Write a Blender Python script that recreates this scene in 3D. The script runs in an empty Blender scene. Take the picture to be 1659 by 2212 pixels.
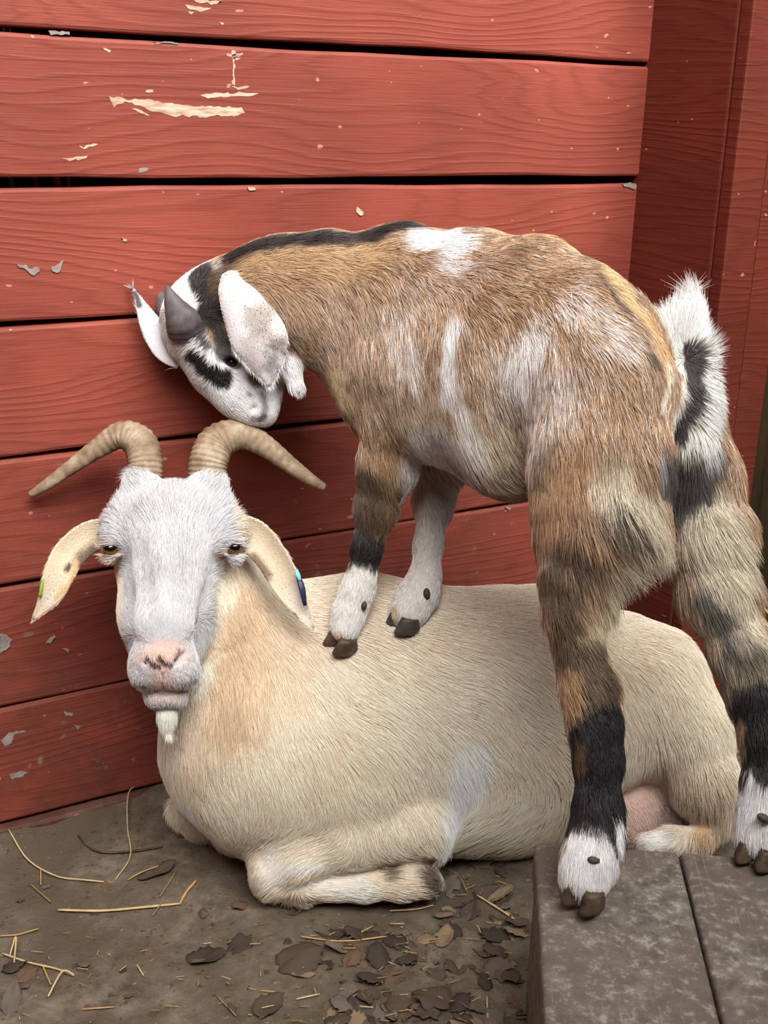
import bpy, math, random
import numpy as np
from mathutils import Vector, Matrix
from mathutils.bvhtree import BVHTree

SC = bpy.context.scene
COL = SC.collection
random.seed(7)
RNG = np.random.default_rng(11)
HAIR = 1.0

# ------------------------------------------------------------------ camera
FPX = 2600.0
PIT, ROLL, YAW = [math.radians(a) for a in (18.5, 1.6, 30.3)]
CAM = np.array([0.0, -1.336, 0.86])          # wall face is y = 0, ground is z = 0


def ray(px, py):
    u = (px - 829.5) / FPX
    v = (1106 - py) / FPX
    c, s = math.cos(ROLL), math.sin(ROLL)
    u, v = c * u - s * v, s * u + c * v
    F = math.cos(PIT) + v * math.sin(PIT)
    U = v * math.cos(PIT) - math.sin(PIT)
    return np.array([u * math.cos(YAW) + F * math.sin(YAW), -u * math.sin(YAW) + F * math.cos(YAW), U])


E0 = ray(829.5, 1106)
EX = ray(829.5 + FPX, 1106) - E0
EY = E0 - ray(829.5, 1106 + FPX)


def PT(px, py, t):
    return CAM + ray(px, py) * t


def PZ(px, py, z=0.0):
    d = ray(px, py)
    return CAM + d * ((z - CAM[2]) / d[2])


def PY(px, py, y=0.0):
    d = ray(px, py)
    return CAM + d * ((y - CAM[1]) / d[1])


cam = bpy.data.objects.new('camera', bpy.data.cameras.new('camera'))
COL.objects.link(cam)
m = Matrix(((EX[0], EY[0], -E0[0], CAM[0]), (EX[1], EY[1], -E0[1], CAM[1]), (EX[2], EY[2], -E0[2], CAM[2]), (0, 0, 0, 1)))
cam.matrix_world = m
cam.data.sensor_fit = 'VERTICAL'
cam.data.sensor_height = 24.0
cam.data.lens = 24.0 * FPX / 2212.0
cam.data.clip_start = 0.02
SC.camera = cam

# ------------------------------------------------------------------ light
W = bpy.data.worlds.new('overcast_sky')
SC.world = W
W.use_nodes = True
wn = W.node_tree
bg = wn.nodes['Background']
tc = wn.nodes.new('ShaderNodeTexCoord')
sx = wn.nodes.new('ShaderNodeSeparateXYZ')
mr = wn.nodes.new('ShaderNodeMapRange')
cr = wn.nodes.new('ShaderNodeValToRGB')
wn.links.new(tc.outputs['Generated'], sx.inputs[0])
wn.links.new(sx.outputs['Z'], mr.inputs[0])
mr.inputs[1].default_value = -1.0
mr.inputs[2].default_value = 1.0
cr.color_ramp.elements[0].position = 0.48
cr.color_ramp.elements[0].color = (0.30, 0.28, 0.26, 1)
cr.color_ramp.elements[1].position = 0.56
cr.color_ramp.elements[1].color = (1.0, 0.99, 0.97, 1)
wn.links.new(mr.outputs[0], cr.inputs[0])
wn.links.new(cr.outputs[0], bg.inputs[0])
bg.inputs[1].default_value = 0.55

sun = bpy.data.objects.new('sun', bpy.data.lights.new('sun', 'SUN'))
COL.objects.link(sun)
sun.data.energy = 4.6
sun.data.angle = math.radians(58)
sun.data.color = (1.0, 0.985, 0.96)
SUN_TO = Vector((-0.12, -0.88, 0.70))         # direction towards the bright part of the sky
sun.rotation_euler = SUN_TO.to_track_quat('Z', 'Y').to_euler()

SC.view_settings.view_transform = 'Standard'
SC.view_settings.look = 'None'
SC.view_settings.gamma = 1.0
SC.view_settings.use_curve_mapping = False
SC.view_settings.exposure = 1.22
SC.cycles_curves.shape = 'RIBBONS'
SC.cycles_curves.subdivisions = 1
SC.cycles.max_bounces = 3
SC.cycles.diffuse_bounces = 3
SC.cycles.glossy_bounces = 1
SC.cycles.transmission_bounces = 0
SC.cycles.caustics_reflective = False
SC.cycles.caustics_refractive = False
SC.cycles.adaptive_threshold = 0.08
SC.cycles.adaptive_min_samples = 12


# ------------------------------------------------------------------ helpers
def lin(r, g, b):
    f = lambda c: (c / 255 / 12.92) if c <= 10 else ((c / 255 + 0.055) / 1.055) ** 2.4
    return (f(r), f(g), f(b))


def props(o, label=None, cat=None, group=None, kind=None):
    if label: o['label'] = label
    if cat: o['category'] = cat
    if group: o['group'] = group
    if kind: o['kind'] = kind
    return o


def empty(name, loc, rz=0.0):
    o = bpy.data.objects.new(name, None)
    COL.objects.link(o)
    o.location = loc
    o.rotation_euler = (0, 0, rz)
    o.empty_display_size = 0.05
    return o


def link(o, parent=None):
    COL.objects.link(o)
    if parent is not None:
        o.parent = parent
        # parts are written in world coordinates; parents never scale
        o.matrix_parent_inverse = parent_inv(parent)
    return o


def parent_inv(p):
    M = Matrix.LocRotScale(p.location, p.rotation_euler, p.scale)
    if p.parent is not None:
        M = p.parent_world if hasattr(p, 'parent_world') else Matrix.LocRotScale(p.parent.location, p.parent.rotation_euler, p.parent.scale) @ p.matrix_parent_inverse @ M
    return M.inverted()


def mesh_obj(name, verts, faces, mat=None, parent=None, smooth=True):
    me = bpy.data.meshes.new(name)
    me.from_pydata([tuple(v) for v in verts], [], faces)
    if smooth:
        me.shade_smooth()
    me.update()
    if mat: me.materials.append(mat)
    o = bpy.data.objects.new(name, me)
    return link(o, parent)


class N:
    """tiny node-graph helper"""
    def __init__(s, name, rough=0.7, spec=0.3):
        s.mat = bpy.data.materials.new(name)
        s.mat.use_nodes = True
        s.t = s.mat.node_tree
        s.b = s.t.nodes['Principled BSDF']
        s.b.inputs['Roughness'].default_value = rough
        s.b.inputs['Specular IOR Level'].default_value = spec

    def n(s, typ, **kw):
        x = s.t.nodes.new('ShaderNode' + typ)
        for k, v in kw.items():
            if k.startswith('i_'):
                x.inputs[k[2:].replace('_', ' ')].default_value = v
            else:
                setattr(x, k, v)
        return x

    def l(s, a, b):
        s.t.links.new(a, b)

    def coord(s, which='Object', scale=(1, 1, 1), loc=(0, 0, 0), rnd=False):
        tcn = s.n('TexCoord')
        mp = s.n('Mapping')
        mp.inputs['Scale'].default_value = scale
        mp.inputs['Location'].default_value = loc
        s.l(tcn.outputs[which], mp.inputs[0])
        if rnd:
            oi = s.n('ObjectInfo')
            vm = s.n('VectorMath', operation='SCALE')
            vm.inputs[0].default_value = (17.3, 5.1, 9.7)
            s.l(oi.outputs['Random'], vm.inputs['Scale'])
            ad = s.n('VectorMath', operation='ADD')
            s.l(mp.outputs[0], ad.inputs[0]); s.l(vm.outputs[0], ad.inputs[1])
            return ad.outputs[0]
        return mp.outputs[0]

    def noise(s, vec, scale, detail=4, rough=0.55, dist=0.0):
        x = s.n('TexNoise')
        x.inputs['Scale'].default_value = scale
        x.inputs['Detail'].default_value = detail
        x.inputs['Roughness'].default_value = rough
        x.inputs['Distortion'].default_value = dist
        s.l(vec, x.inputs['Vector'])
        return x.outputs['Fac']

    def ramp(s, fac, stops, interp='LINEAR'):
        x = s.n('ValToRGB')
        e = x.color_ramp.elements
        x.color_ramp.interpolation = interp
        while len(e) < len(stops): e.new(0.5)
        for el, (p, c) in zip(e, stops):
            el.position = p
            el.color = (*c[:3], 1) if len(c) >= 3 else (c[0],) * 3 + (1,)
        s.l(fac, x.inputs[0])
        return x.outputs[0]

    def mix(s, fac, a, b, mode='MIX'):
        x = s.n('Mix', data_type='RGBA', blend_type=mode)
        if isinstance(fac, (int, float)): x.inputs[0].default_value = fac
        else: s.l(fac, x.inputs[0])
        for i, v in ((6, a), (7, b)):
            if isinstance(v, tuple): x.inputs[i].default_value = (*v[:3], 1)
            else: s.l(v, x.inputs[i])
        return x.outputs[2]

    def math(s, op, a, b=None):
        x = s.n('Math', operation=op)
        for i, v in ((0, a), (1, b)):
            if v is None: continue
            if isinstance(v, (int, float)): x.inputs[i].default_value = v
            else: s.l(v, x.inputs[i])
        return x.outputs[0]

    def bump(s, h, strength=0.3, dist=0.002, prev=None):
        x = s.n('Bump')
        x.inputs['Strength'].default_value = strength
        x.inputs['Distance'].default_value = dist
        s.l(h, x.inputs['Height'])
        if prev is not None: s.l(prev, x.inputs['Normal'])
        return x.outputs[0]

    def color(s, c):
        if isinstance(c, tuple): s.b.inputs['Base Color'].default_value = (*c[:3], 1)
        else: s.l(c, s.b.inputs['Base Color'])

    def normal(s, nrm):
        s.l(nrm, s.b.inputs['Normal'])


# value noise in numpy
_PERM = np.random.default_rng(3).random((32, 32, 32)).astype(np.float32)


def vnoise(p):
    p = np.asarray(p, np.float32)
    i = np.floor(p).astype(int)
    f = p - i
    f = f * f * (3 - 2 * f)
    out = 0
    for a in (0, 1):
        for b in (0, 1):
            for c in (0, 1):
                w = (f[:, 0] if a else 1 - f[:, 0]) * (f[:, 1] if b else 1 - f[:, 1]) * (f[:, 2] if c else 1 - f[:, 2])
                out = out + w * _PERM[(i[:, 0] + a) & 31, (i[:, 1] + b) & 31, (i[:, 2] + c) & 31]
    return out


def fbm(p, sc, oct=3):
    s = 0; a = 1; tot = 0
    for o in range(oct):
        s = s + a * vnoise(p * sc + 7.3 * o); tot += a; a *= 0.5; sc *= 2.03
    return s / tot


# ------------------------------------------------------------------ materials of the setting
def red_paint(name, base=(147, 71, 57), dirt=0.0):  # dirt raises the mud and the painted low-wall shade together
    g = N(name, rough=0.55, spec=0.3)
    v = g.coord('Object', rnd=True)
    st = g.coord('Object', scale=(1.6, 1, 22), rnd=True)
    # cathedral grain: rings of a log cut lengthwise
    warp = g.noise(g.coord('Object', scale=(1.5, 1, 6), rnd=True), 1.3, 1)
    sep = g.n('SeparateXYZ'); g.l(v, sep.inputs[0])
    ph = g.math('ADD', g.math('MULTIPLY', sep.outputs['Z'], 420.0), g.math('MULTIPLY', warp, 95.0))
    ph = g.math('ADD', ph, g.math('MULTIPLY', g.noise(st, 6, 1), 5.0))
    grain = g.math('SINE', ph)
    grain = g.math('POWER', g.math('ADD', g.math('MULTIPLY', grain, 0.5), 0.5), 3.0)
    fine = g.noise(g.coord('Object', scale=(4, 1, 160), rnd=True), 3.0, 2, 0.7)
    blotch = g.noise(v, 5.0, 2)
    c0 = lin(*base)
    c1 = tuple(x * 0.78 for x in c0)
    c2 = tuple(min(1, x * 1.18) for x in c0)
    col = g.ramp(blotch, [(0.3, c1), (0.55, c0), (0.75, c2)])
    col = g.mix(g.math('MULTIPLY', grain, 0.22), col, tuple(x * 0.45 for x in c0))
    col = g.mix(g.math('MULTIPLY', g.ramp(fine, [(0.5, (0, 0, 0)), (0.75, (1, 1, 1))]), 0.18), col, tuple(x * 0.5 for x in c0))
    # small flecks where the paint is gone
    fl = g.ramp(g.noise(g.coord('Object', scale=(1, 1, 1.6), rnd=True), 62.0, 1, 0.5), [(0.765, (0, 0, 0)), (0.78, (1, 1, 1))])
    col = g.mix(g.math('MULTIPLY', fl, 0.7), col, lin(205, 150, 130))
    # mud near the ground, also painting shade low on the wall; grey scuffs
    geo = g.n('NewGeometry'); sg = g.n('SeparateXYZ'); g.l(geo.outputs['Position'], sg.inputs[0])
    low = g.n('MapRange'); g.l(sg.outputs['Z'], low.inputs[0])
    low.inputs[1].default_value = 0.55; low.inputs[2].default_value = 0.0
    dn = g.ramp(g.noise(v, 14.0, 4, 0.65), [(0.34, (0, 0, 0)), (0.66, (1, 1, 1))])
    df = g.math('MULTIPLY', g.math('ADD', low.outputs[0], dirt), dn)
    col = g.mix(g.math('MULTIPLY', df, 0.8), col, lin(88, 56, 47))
    sc = g.ramp(g.noise(v, 34.0, 2, 0.6), [(0.66, (0, 0, 0)), (0.72, (1, 1, 1))])
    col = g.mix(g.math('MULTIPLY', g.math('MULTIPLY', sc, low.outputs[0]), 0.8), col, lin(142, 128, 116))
    g.color(col)
    b1 = g.bump(g.math('ADD', grain, g.math('MULTIPLY', fine, 1.4)), 0.45, 0.0007)
    g.normal(b1)
    return g.mat


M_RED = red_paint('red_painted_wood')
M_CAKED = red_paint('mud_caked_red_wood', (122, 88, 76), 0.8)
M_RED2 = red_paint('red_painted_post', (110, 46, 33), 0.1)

g = N('bare_wood', 0.8, 0.2)
v = g.coord('Object', scale=(8, 1, 60), rnd=True)
g.color(g.ramp(g.noise(v, 6, 4), [(0.3, lin(172, 122, 102)), (0.5, lin(196, 174, 150)), (0.7, lin(212, 198, 178))]))
M_BARE = g.mat
g = N('grey_primer', 0.85, 0.2)
g.color(g.ramp(g.noise(g.coord('Object'), 60, 4), [(0.3, lin(120, 112, 106)), (0.7, lin(168, 160, 152))]))
M_PRIMER = g.mat
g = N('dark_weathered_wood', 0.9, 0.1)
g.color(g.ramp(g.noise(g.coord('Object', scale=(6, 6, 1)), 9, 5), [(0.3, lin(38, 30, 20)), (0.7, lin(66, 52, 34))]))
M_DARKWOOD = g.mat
g = N('orange_brown_wood', 0.7, 0.2)
g.color(g.ramp(g.noise(g.coord('Object', scale=(20, 2, 2)), 5, 5), [(0.3, lin(110, 62, 30)), (0.7, lin(150, 92, 46))]))
M_ORANGE = g.mat

g = N('packed_dirt', 0.95, 0.1)
v = g.coord('Object')
big = g.noise(v, 5.0, 2, 0.6)
mid = g.noise(v, 38.0, 4, 0.7)
fine = g.noise(v, 190.0, 2, 0.7)
col = g.ramp(mid, [(0.28, lin(76, 67, 56)), (0.5, lin(110, 100, 85)), (0.72, lin(136, 126, 109))])
col = g.mix(g.ramp(big, [(0.42, (0, 0, 0)), (0.62, (1, 1, 1))]), col, lin(92, 81, 68))
sp = g.ramp(g.noise(v, 120.0, 2, 0.6), [(0.64, (0, 0, 0)), (0.7, (1, 1, 1))])
col = g.mix(g.math('MULTIPLY', sp, 0.55), col, lin(44, 34, 26))
sp2 = g.ramp(g.noise(g.coord('Object', loc=(3, 1, 0)), 150.0, 2, 0.5), [(0.72, (0, 0, 0)), (0.76, (1, 1, 1))])
col = g.mix(g.math('MULTIPLY', sp2, 0.6), col, lin(170, 150, 120))
g.color(col)
g.normal(g.bump(fine, 0.35, 0.002, g.bump(mid, 0.7, 0.008)))
M_DIRT = g.mat

g = N('brown_deck', 0.75, 0.25)
v = g.coord('Object', rnd=True)
n1 = g.noise(v, 60, 4, 0.75)
col = g.ramp(n1, [(0.35, lin(90, 82, 74)), (0.5, lin(114, 106, 97)), (0.7, lin(146, 138, 127))])
big = g.noise(v, 7, 2, 0.6)
col = g.mix(g.ramp(big, [(0.4, (0, 0, 0)), (0.65, (1, 1, 1))]), col, lin(102, 92, 84))
sp = g.ramp(g.noise(v, 120, 3, 0.65), [(0.54, (0, 0, 0)), (0.68, (1, 1, 1))])
col = g.mix(g.math('MULTIPLY', sp, 0.42), col, lin(176, 168, 154))
scr = g.ramp(g.noise(g.coord('Object', scale=(140, 3, 1), rnd=True), 2.0, 3), [(0.66, (0, 0, 0)), (0.7, (1, 1, 1))])
col = g.mix(g.math('MULTIPLY', scr, 0.25), col, lin(180, 165, 145))
g.color(col)
g.normal(g.bump(n1, 0.5, 0.0015))
M_DECK = g.mat


def simple(name, c, rough=0.7, spec=0.3, var=0.25, sc=40):
    g = N(name, rough, spec)
    c = lin(*c)
    g.color(g.ramp(g.noise(g.coord('Object', rnd=True), sc, 4), [(0.3, tuple(x * (1 - var) for x in c)), (0.7, tuple(min(1, x * (1 + var)) for x in c))]))
    return g.mat


# ------------------------------------------------------------------ the setting
def rough_board(name, x0, x1, z0, z1, y0, y1, mat, parent, seed=0, axis='x', bev=0.004):
    """board with eased, slightly wavering edges. length runs along axis ('x' or 'z')."""
    r = np.random.default_rng(seed)
    ns = 26
    L0, L1, A0, A1 = (x0, x1, z0, z1) if axis == 'x' else (z0, z1, x0, x1)
    prof = [(0, bev, 0), (bev, 0, 1), (-bev, 0, 2), (0, bev, 3)]
    verts, faces = [], []
    ph = r.random(4) * 6
    for i in range(ns + 1):
        s = L0 + (L1 - L0) * i / ns
        da = 0.0012 * math.sin(s * 9 + ph[0]) + 0.0006 * math.sin(s * 31 + ph[1])
        db = 0.0012 * math.sin(s * 8 + ph[2]) + 0.0006 * math.sin(s * 27 + ph[3])
        a, b = A0 + da, A1 + db
        ring = [(a, y1), (a, y0 + bev), (a + bev * .3, y0 + bev * .3), (a + bev, y0), (b - bev, y0), (b - bev * .3, y0 + bev * .3), (b, y0 + bev), (b, y1)]
        for (q, y) in ring:
            verts.append((s, y, q) if axis == 'x' else (q, y, s))
    n = 8
    for i in range(ns):
        for j in range(n):
            k = (j + 1) % n
            f = (i * n + j, i * n + k, (i + 1) * n + k, (i + 1) * n + j)
            faces.append(f if axis != 'x' else f[::-1])
    e0 = tuple(range(n)); e1 = tuple(ns * n + j for j in range(n))
    faces += [e0 if axis == 'x' else e0[::-1], e1[::-1] if axis == 'x' else e1]
    return mesh_obj(name, verts, faces, mat, parent, smooth=False)


wall = props(empty('wall_back', (0.6, 0, 0)), 'red painted wall of wide horizontal planks behind both goats', kind='structure')
SEAMS = [1.53, 1.38, 1.23, 1.08, 0.927, 0.7755, 0.626, 0.476, 0.324, 0.170, 0.012]
GAPS = [0.006, 0.005, 0.007, 0.008, 0.0075, 0.0100, 0.0035, 0.0055, 0.0035, 0.003, 0.003]
planks = []
for i in range(10):
    z1 = SEAMS[i] - GAPS[i] / 2
    z0 = SEAMS[i + 1] + GAPS[i + 1] / 2
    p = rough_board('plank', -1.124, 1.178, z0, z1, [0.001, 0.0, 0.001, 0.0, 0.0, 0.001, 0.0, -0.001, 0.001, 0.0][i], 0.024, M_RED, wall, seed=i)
    planks.append(p)
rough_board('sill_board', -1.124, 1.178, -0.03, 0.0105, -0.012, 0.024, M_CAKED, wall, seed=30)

outer = props(mesh_obj('added_gap_backing', *[[(-1.2, 0.09, -0.05), (1.9, 0.09, -0.05), (1.9, 0.09, 1.6), (-1.2, 0.09, 1.6), (-1.2, 0.12, -0.05), (1.9, 0.12, -0.05), (1.9, 0.12, 1.6), (-1.2, 0.12, 1.6)],
                [(0, 1, 2, 3), (5, 4, 7, 6), (3, 2, 6, 7), (1, 0, 4, 5), (0, 3, 7, 4), (2, 1, 5, 6)]], M_DARKWOOD, None, False), 'dark backing added behind the red plank gaps to shut out the sky', kind='structure')  # dark backing added so no sky shows through the gaps

post = props(empty('trim_1', (1.25, -0.08, 0)), 'red corner post boxed in with vertical boards at the right', kind='structure')


def box_obj(name, lo, hi, mat, parent, bev=0.003):
    import bmesh
    bm = bmesh.new()
    bmesh.ops.create_cube(bm, size=1.0)
    for vv in bm.verts:
        vv.co = Vector([(lo[k] + hi[k]) / 2 + vv.co[k] * (hi[k] - lo[k]) for k in range(3)])
    bmesh.ops.bevel(bm, geom=bm.edges[:], offset=bev, segments=2, affect='EDGES', profile=0.6)
    me = bpy.data.meshes.new(name)
    bm.to_mesh(me); bm.free()
    me.materials.append(mat)
    return link(bpy.data.objects.new(name, me), parent)


PF = -0.157   # front of the post
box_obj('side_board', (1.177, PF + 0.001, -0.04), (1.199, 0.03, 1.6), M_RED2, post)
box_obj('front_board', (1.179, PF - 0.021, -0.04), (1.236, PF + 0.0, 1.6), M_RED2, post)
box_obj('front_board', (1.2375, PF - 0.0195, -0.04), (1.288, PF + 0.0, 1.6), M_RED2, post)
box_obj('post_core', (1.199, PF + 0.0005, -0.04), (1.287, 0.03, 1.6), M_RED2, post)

wr = props(empty('wall_right', (1.9, 0.05, 0)), 'dark shaded boarding seen past the corner post at the far right', kind='structure')
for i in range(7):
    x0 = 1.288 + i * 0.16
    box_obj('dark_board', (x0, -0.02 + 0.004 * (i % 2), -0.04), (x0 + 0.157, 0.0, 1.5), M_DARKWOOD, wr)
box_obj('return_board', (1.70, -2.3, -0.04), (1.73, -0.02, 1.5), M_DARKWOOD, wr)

# unseen walls added behind and left of the camera to block low skylight
for nm, lb, bx in (('shade_wall_front', 'unseen red wall added behind the viewer to block low skylight', ((-1.15, -2.324, -0.04), (1.75, -2.30, 2.3))), ('shade_wall_left', 'unseen red wall added left of the view to block low skylight', ((-1.15, -2.30, -0.04), (-1.126, 0.03, 2.3)))):
    props(box_obj(nm, bx[0], bx[1], M_RED2, None), lb, kind='structure')

# ground
nx, ny = 210, 180
X = np.linspace(-1.2, 1.8, nx); Y = np.linspace(-2.35, 0.1, ny)
gx, gy = np.meshgrid(X, Y, indexing='ij')
pp = np.stack([gx.ravel(), gy.ravel(), np.zeros(gx.size)], 1)
gz = (fbm(pp, 4, 2) - 0.5) * 0.014 + (fbm(pp, 26, 3) - 0.5) * 0.010
gz += 0.012 * np.exp(-((pp[:, 1] + 0.01) / 0.035) ** 2) * (0.3 + fbm(pp, 9, 2))
verts = np.column_stack([pp[:, :2], gz - 0.001])
fc = [(i * ny + j, (i + 1) * ny + j, (i + 1) * ny + j + 1, i * ny + j + 1) for i in range(nx - 1) for j in range(ny - 1)]
ground = props(mesh_obj('floor', verts, fc, M_DIRT), 'bare packed brown dirt floor of the pen', kind='structure')


def ground_z(x, y):
    i = min(max(int(round((x + 1.2) / 3.0 * (nx - 1))), 0), nx - 1); j = min(max(int(round((y + 2.35) / 2.45 * (ny - 1))), 0), ny - 1)
    return float(verts[i * ny + j, 2])


# flakes of missing paint: thin patches on the planks
def patch(poly, mat, y=-0.0004, name='bare_wood_patch', parent=None, jag=2.0, on='wall'):
    pts = []
    n = len(poly)
    for i in range(n):
        a, b = np.array(poly[i], float), np.array(poly[(i + 1) % n], float)
        k = max(2, int(np.linalg.norm(b - a) / 7))
        for q in range(k):
            p = a + (b - a) * q / k
            if q: p = p + RNG.normal(0, jag, 2)
            pts.append(p)
    w = [PY(px, py, y) for px, py in pts]
    c = np.mean(w, 0)
    back = [p + np.array([0, 0.0012, 0]) for p in w]
    n = len(w)
    vs = w + back
    fs = [tuple(range(n))[::-1]] + [(i, (i + 1) % n, n + (i + 1) % n, n + i) for i in range(n)]
    o = mesh_obj(name, vs, fs, mat, parent, smooth=False)
    return o


def plank_at(py_world_z):
    for i in range(10):
        if SEAMS[i + 1] <= py_world_z <= SEAMS[i]: return planks[i]
    return planks[-1]


PATCHES = [
    ([(236, 208), (262, 210), (275, 217), (320, 214), (350, 222), (410, 228), (430, 230), (522, 232), (530, 244), (505, 252), (470, 248), (440, 254), (400, 250), (375, 252), (350, 243), (325, 240), (300, 228), (270, 219), (246, 232)], M_BARE),
    ([(282, 234), (300, 236), (332, 252), (318, 250)], M_BARE),
    ([(432, 206), (470, 201), (520, 199), (560, 202), (545, 207), (500, 208), (450, 213)], M_BARE),
    ([(500, 186), (540, 187), (515, 194)], M_BARE),
    ([(501, 108), (509, 110), (506, 150), (508, 185), (502, 184), (504, 140)], M_BARE),
    ([(487, 116), (525, 114), (522, 120), (490, 121)], M_BARE),
    ([(498, 125), (520, 126), (510, 130)], M_BARE),
    ([(316, 194), (333, 194), (332, 199), (314, 199)], M_BARE),
    ([(132, 343), (160, 340), (190, 336), (186, 342), (150, 348)], M_BARE),
    ([(172, 314), (213, 311), (200, 317), (174, 318)], M_BARE),
    ([(400, 10), (430, 14), (457, 18), (440, 24), (410, 20)], M_BARE),
    ([(418, 0), (480, 2), (470, 8), (430, 6)], M_BARE),
    ([(406, 24), (420, 26), (414, 32)], M_BARE),
    ([(474, 48), (484, 50), (480, 54)], M_BARE),
    ([(222, 103), (238, 108), (236, 114), (226, 108)], M_BARE),
    ([(262, 514), (272, 516), (274, 522), (266, 521)], M_BARE),
    ([(770, 446), (786, 460), (778, 466), (770, 458)], M_BARE),
    ([(534, 404), (552, 404), (553, 410), (538, 411)], M_BARE),
    ([(36, 570), (58, 572), (62, 580), (84, 578), (86, 586), (74, 596), (60, 586), (44, 578)], M_PRIMER),
    ([(112, 576), (128, 570), (138, 562), (132, 580), (124, 590), (114, 586)], M_PRIMER),
    ([(98, 1072), (126, 1078), (112, 1086), (100, 1082)], M_PRIMER),
    ([(0, 1370), (14, 1372), (26, 1382), (22, 1396), (6, 1406), (0, 1412)], M_PRIMER),
    ([(98, 1390), (118, 1370), (122, 1376), (110, 1390)], M_PRIMER),
    ([(136, 1402), (150, 1404), (146, 1410)], M_PRIMER),
    ([(20, 1582), (50, 1578), (56, 1582), (30, 1588), (24, 1606), (10, 1612), (2, 1600)], M_PRIMER),
    ([(20, 1672), (44, 1666), (62, 1668), (40, 1680), (26, 1684)], M_PRIMER),
    ([(138, 1536), (158, 1540), (156, 1548), (142, 1546)], M_PRIMER),
    ([(160, 1566), (174, 1568), (168, 1576)], M_PRIMER),
    ([(1092, 1096), (1104, 1098), (1100, 1104)], M_PRIMER),
    ([(104, 66), (150, 68), (150, 76), (110, 76)], M_PRIMER),
    ([(332, 89), (386, 93), (384, 97), (336, 95)], M_PRIMER),
    ([(1345, 398), (1362, 394), (1374, 398), (1372, 410), (1358, 404)], M_PRIMER),
    ([(300, 364), (322, 362), (316, 370), (296, 374)], M_PRIMER),
]
for poly, mt in PATCHES:
    z = PY(*poly[0], 0)[2]
    patch(poly, mt, parent=plank_at(z), name='bare_wood_patch' if mt is M_BARE else 'grey_paint_scar', jag=1.6)

# knot hole behind the kid's foreleg, a flat patch painting its inner shade
patch([(738, 985), (765, 990), (790, 992), (789, 1004), (770, 1000), (752, 996)], simple('knot_hole_shadow', (30, 16, 16)), parent=planks[7], name='knot_hole_shade_patch', jag=1.0)

# ------------------------------------------------------------------ platform
HP = 0.185
c_far = PZ(1152, 1815, HP)
dx = PZ(1650, 1851, HP) - c_far; dx /= np.linalg.norm(dx)
dy = np.array([dx[1], -dx[0], 0])            # towards the camera side
if dy[1] > 0: dy = -dy
ang = math.atan2(dx[1], dx[0])
plat = props(empty('low_deck_platform', (c_far[0], c_far[1], 0), ang), 'low brown deck of wide scuffed planks that the kid stands on', 'platform')


def deck_plank(x0, x1, y0, y1, z0, z1, name, bev=0.0055, mat=M_DECK):
    import bmesh
    bm = bmesh.new()
    bmesh.ops.create_cube(bm, size=1.0)
    for vv in bm.verts:
        vv.co = Vector(((x0 + x1) / 2 + vv.co.x * (x1 - x0), (y0 + y1) / 2 + vv.co.y * (y1 - y0), (z0 + z1) / 2 + vv.co.z * (z1 - z0)))
    bmesh.ops.bevel(bm, geom=bm.edges[:], offset=bev, segments=4, affect='EDGES', profile=0.5)
    me = bpy.data.meshes.new(name)
    bm.to_mesh(me); bm.free()
    me.shade_smooth()
    me.materials.append(mat)
    o = bpy.data.objects.new(name, me)
    COL.objects.link(o)
    o.parent = plat
    return o


WPL = float(np.linalg.norm(PZ(1468, 1840, HP) - c_far))
for i in range(3):
    deck_plank(i * WPL + 0.001, (i + 1) * WPL - 0.001, -0.62, 0.0, HP - 0.04, HP - 0.0, 'deck_plank')
deck_plank(0.004, 0.03, -0.618, -0.004, 0.002, HP - 0.034, 'side_panel', 0.004)
deck_plank(0.03, 3 * WPL - 0.03, -0.03, -0.004, 0.002, HP - 0.034, 'end_panel', 0.004)
deck_plank(3 * WPL - 0.03, 3 * WPL - 0.004, -0.618, -0.004, 0.002, HP - 0.034, 'side_panel', 0.004)

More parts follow.
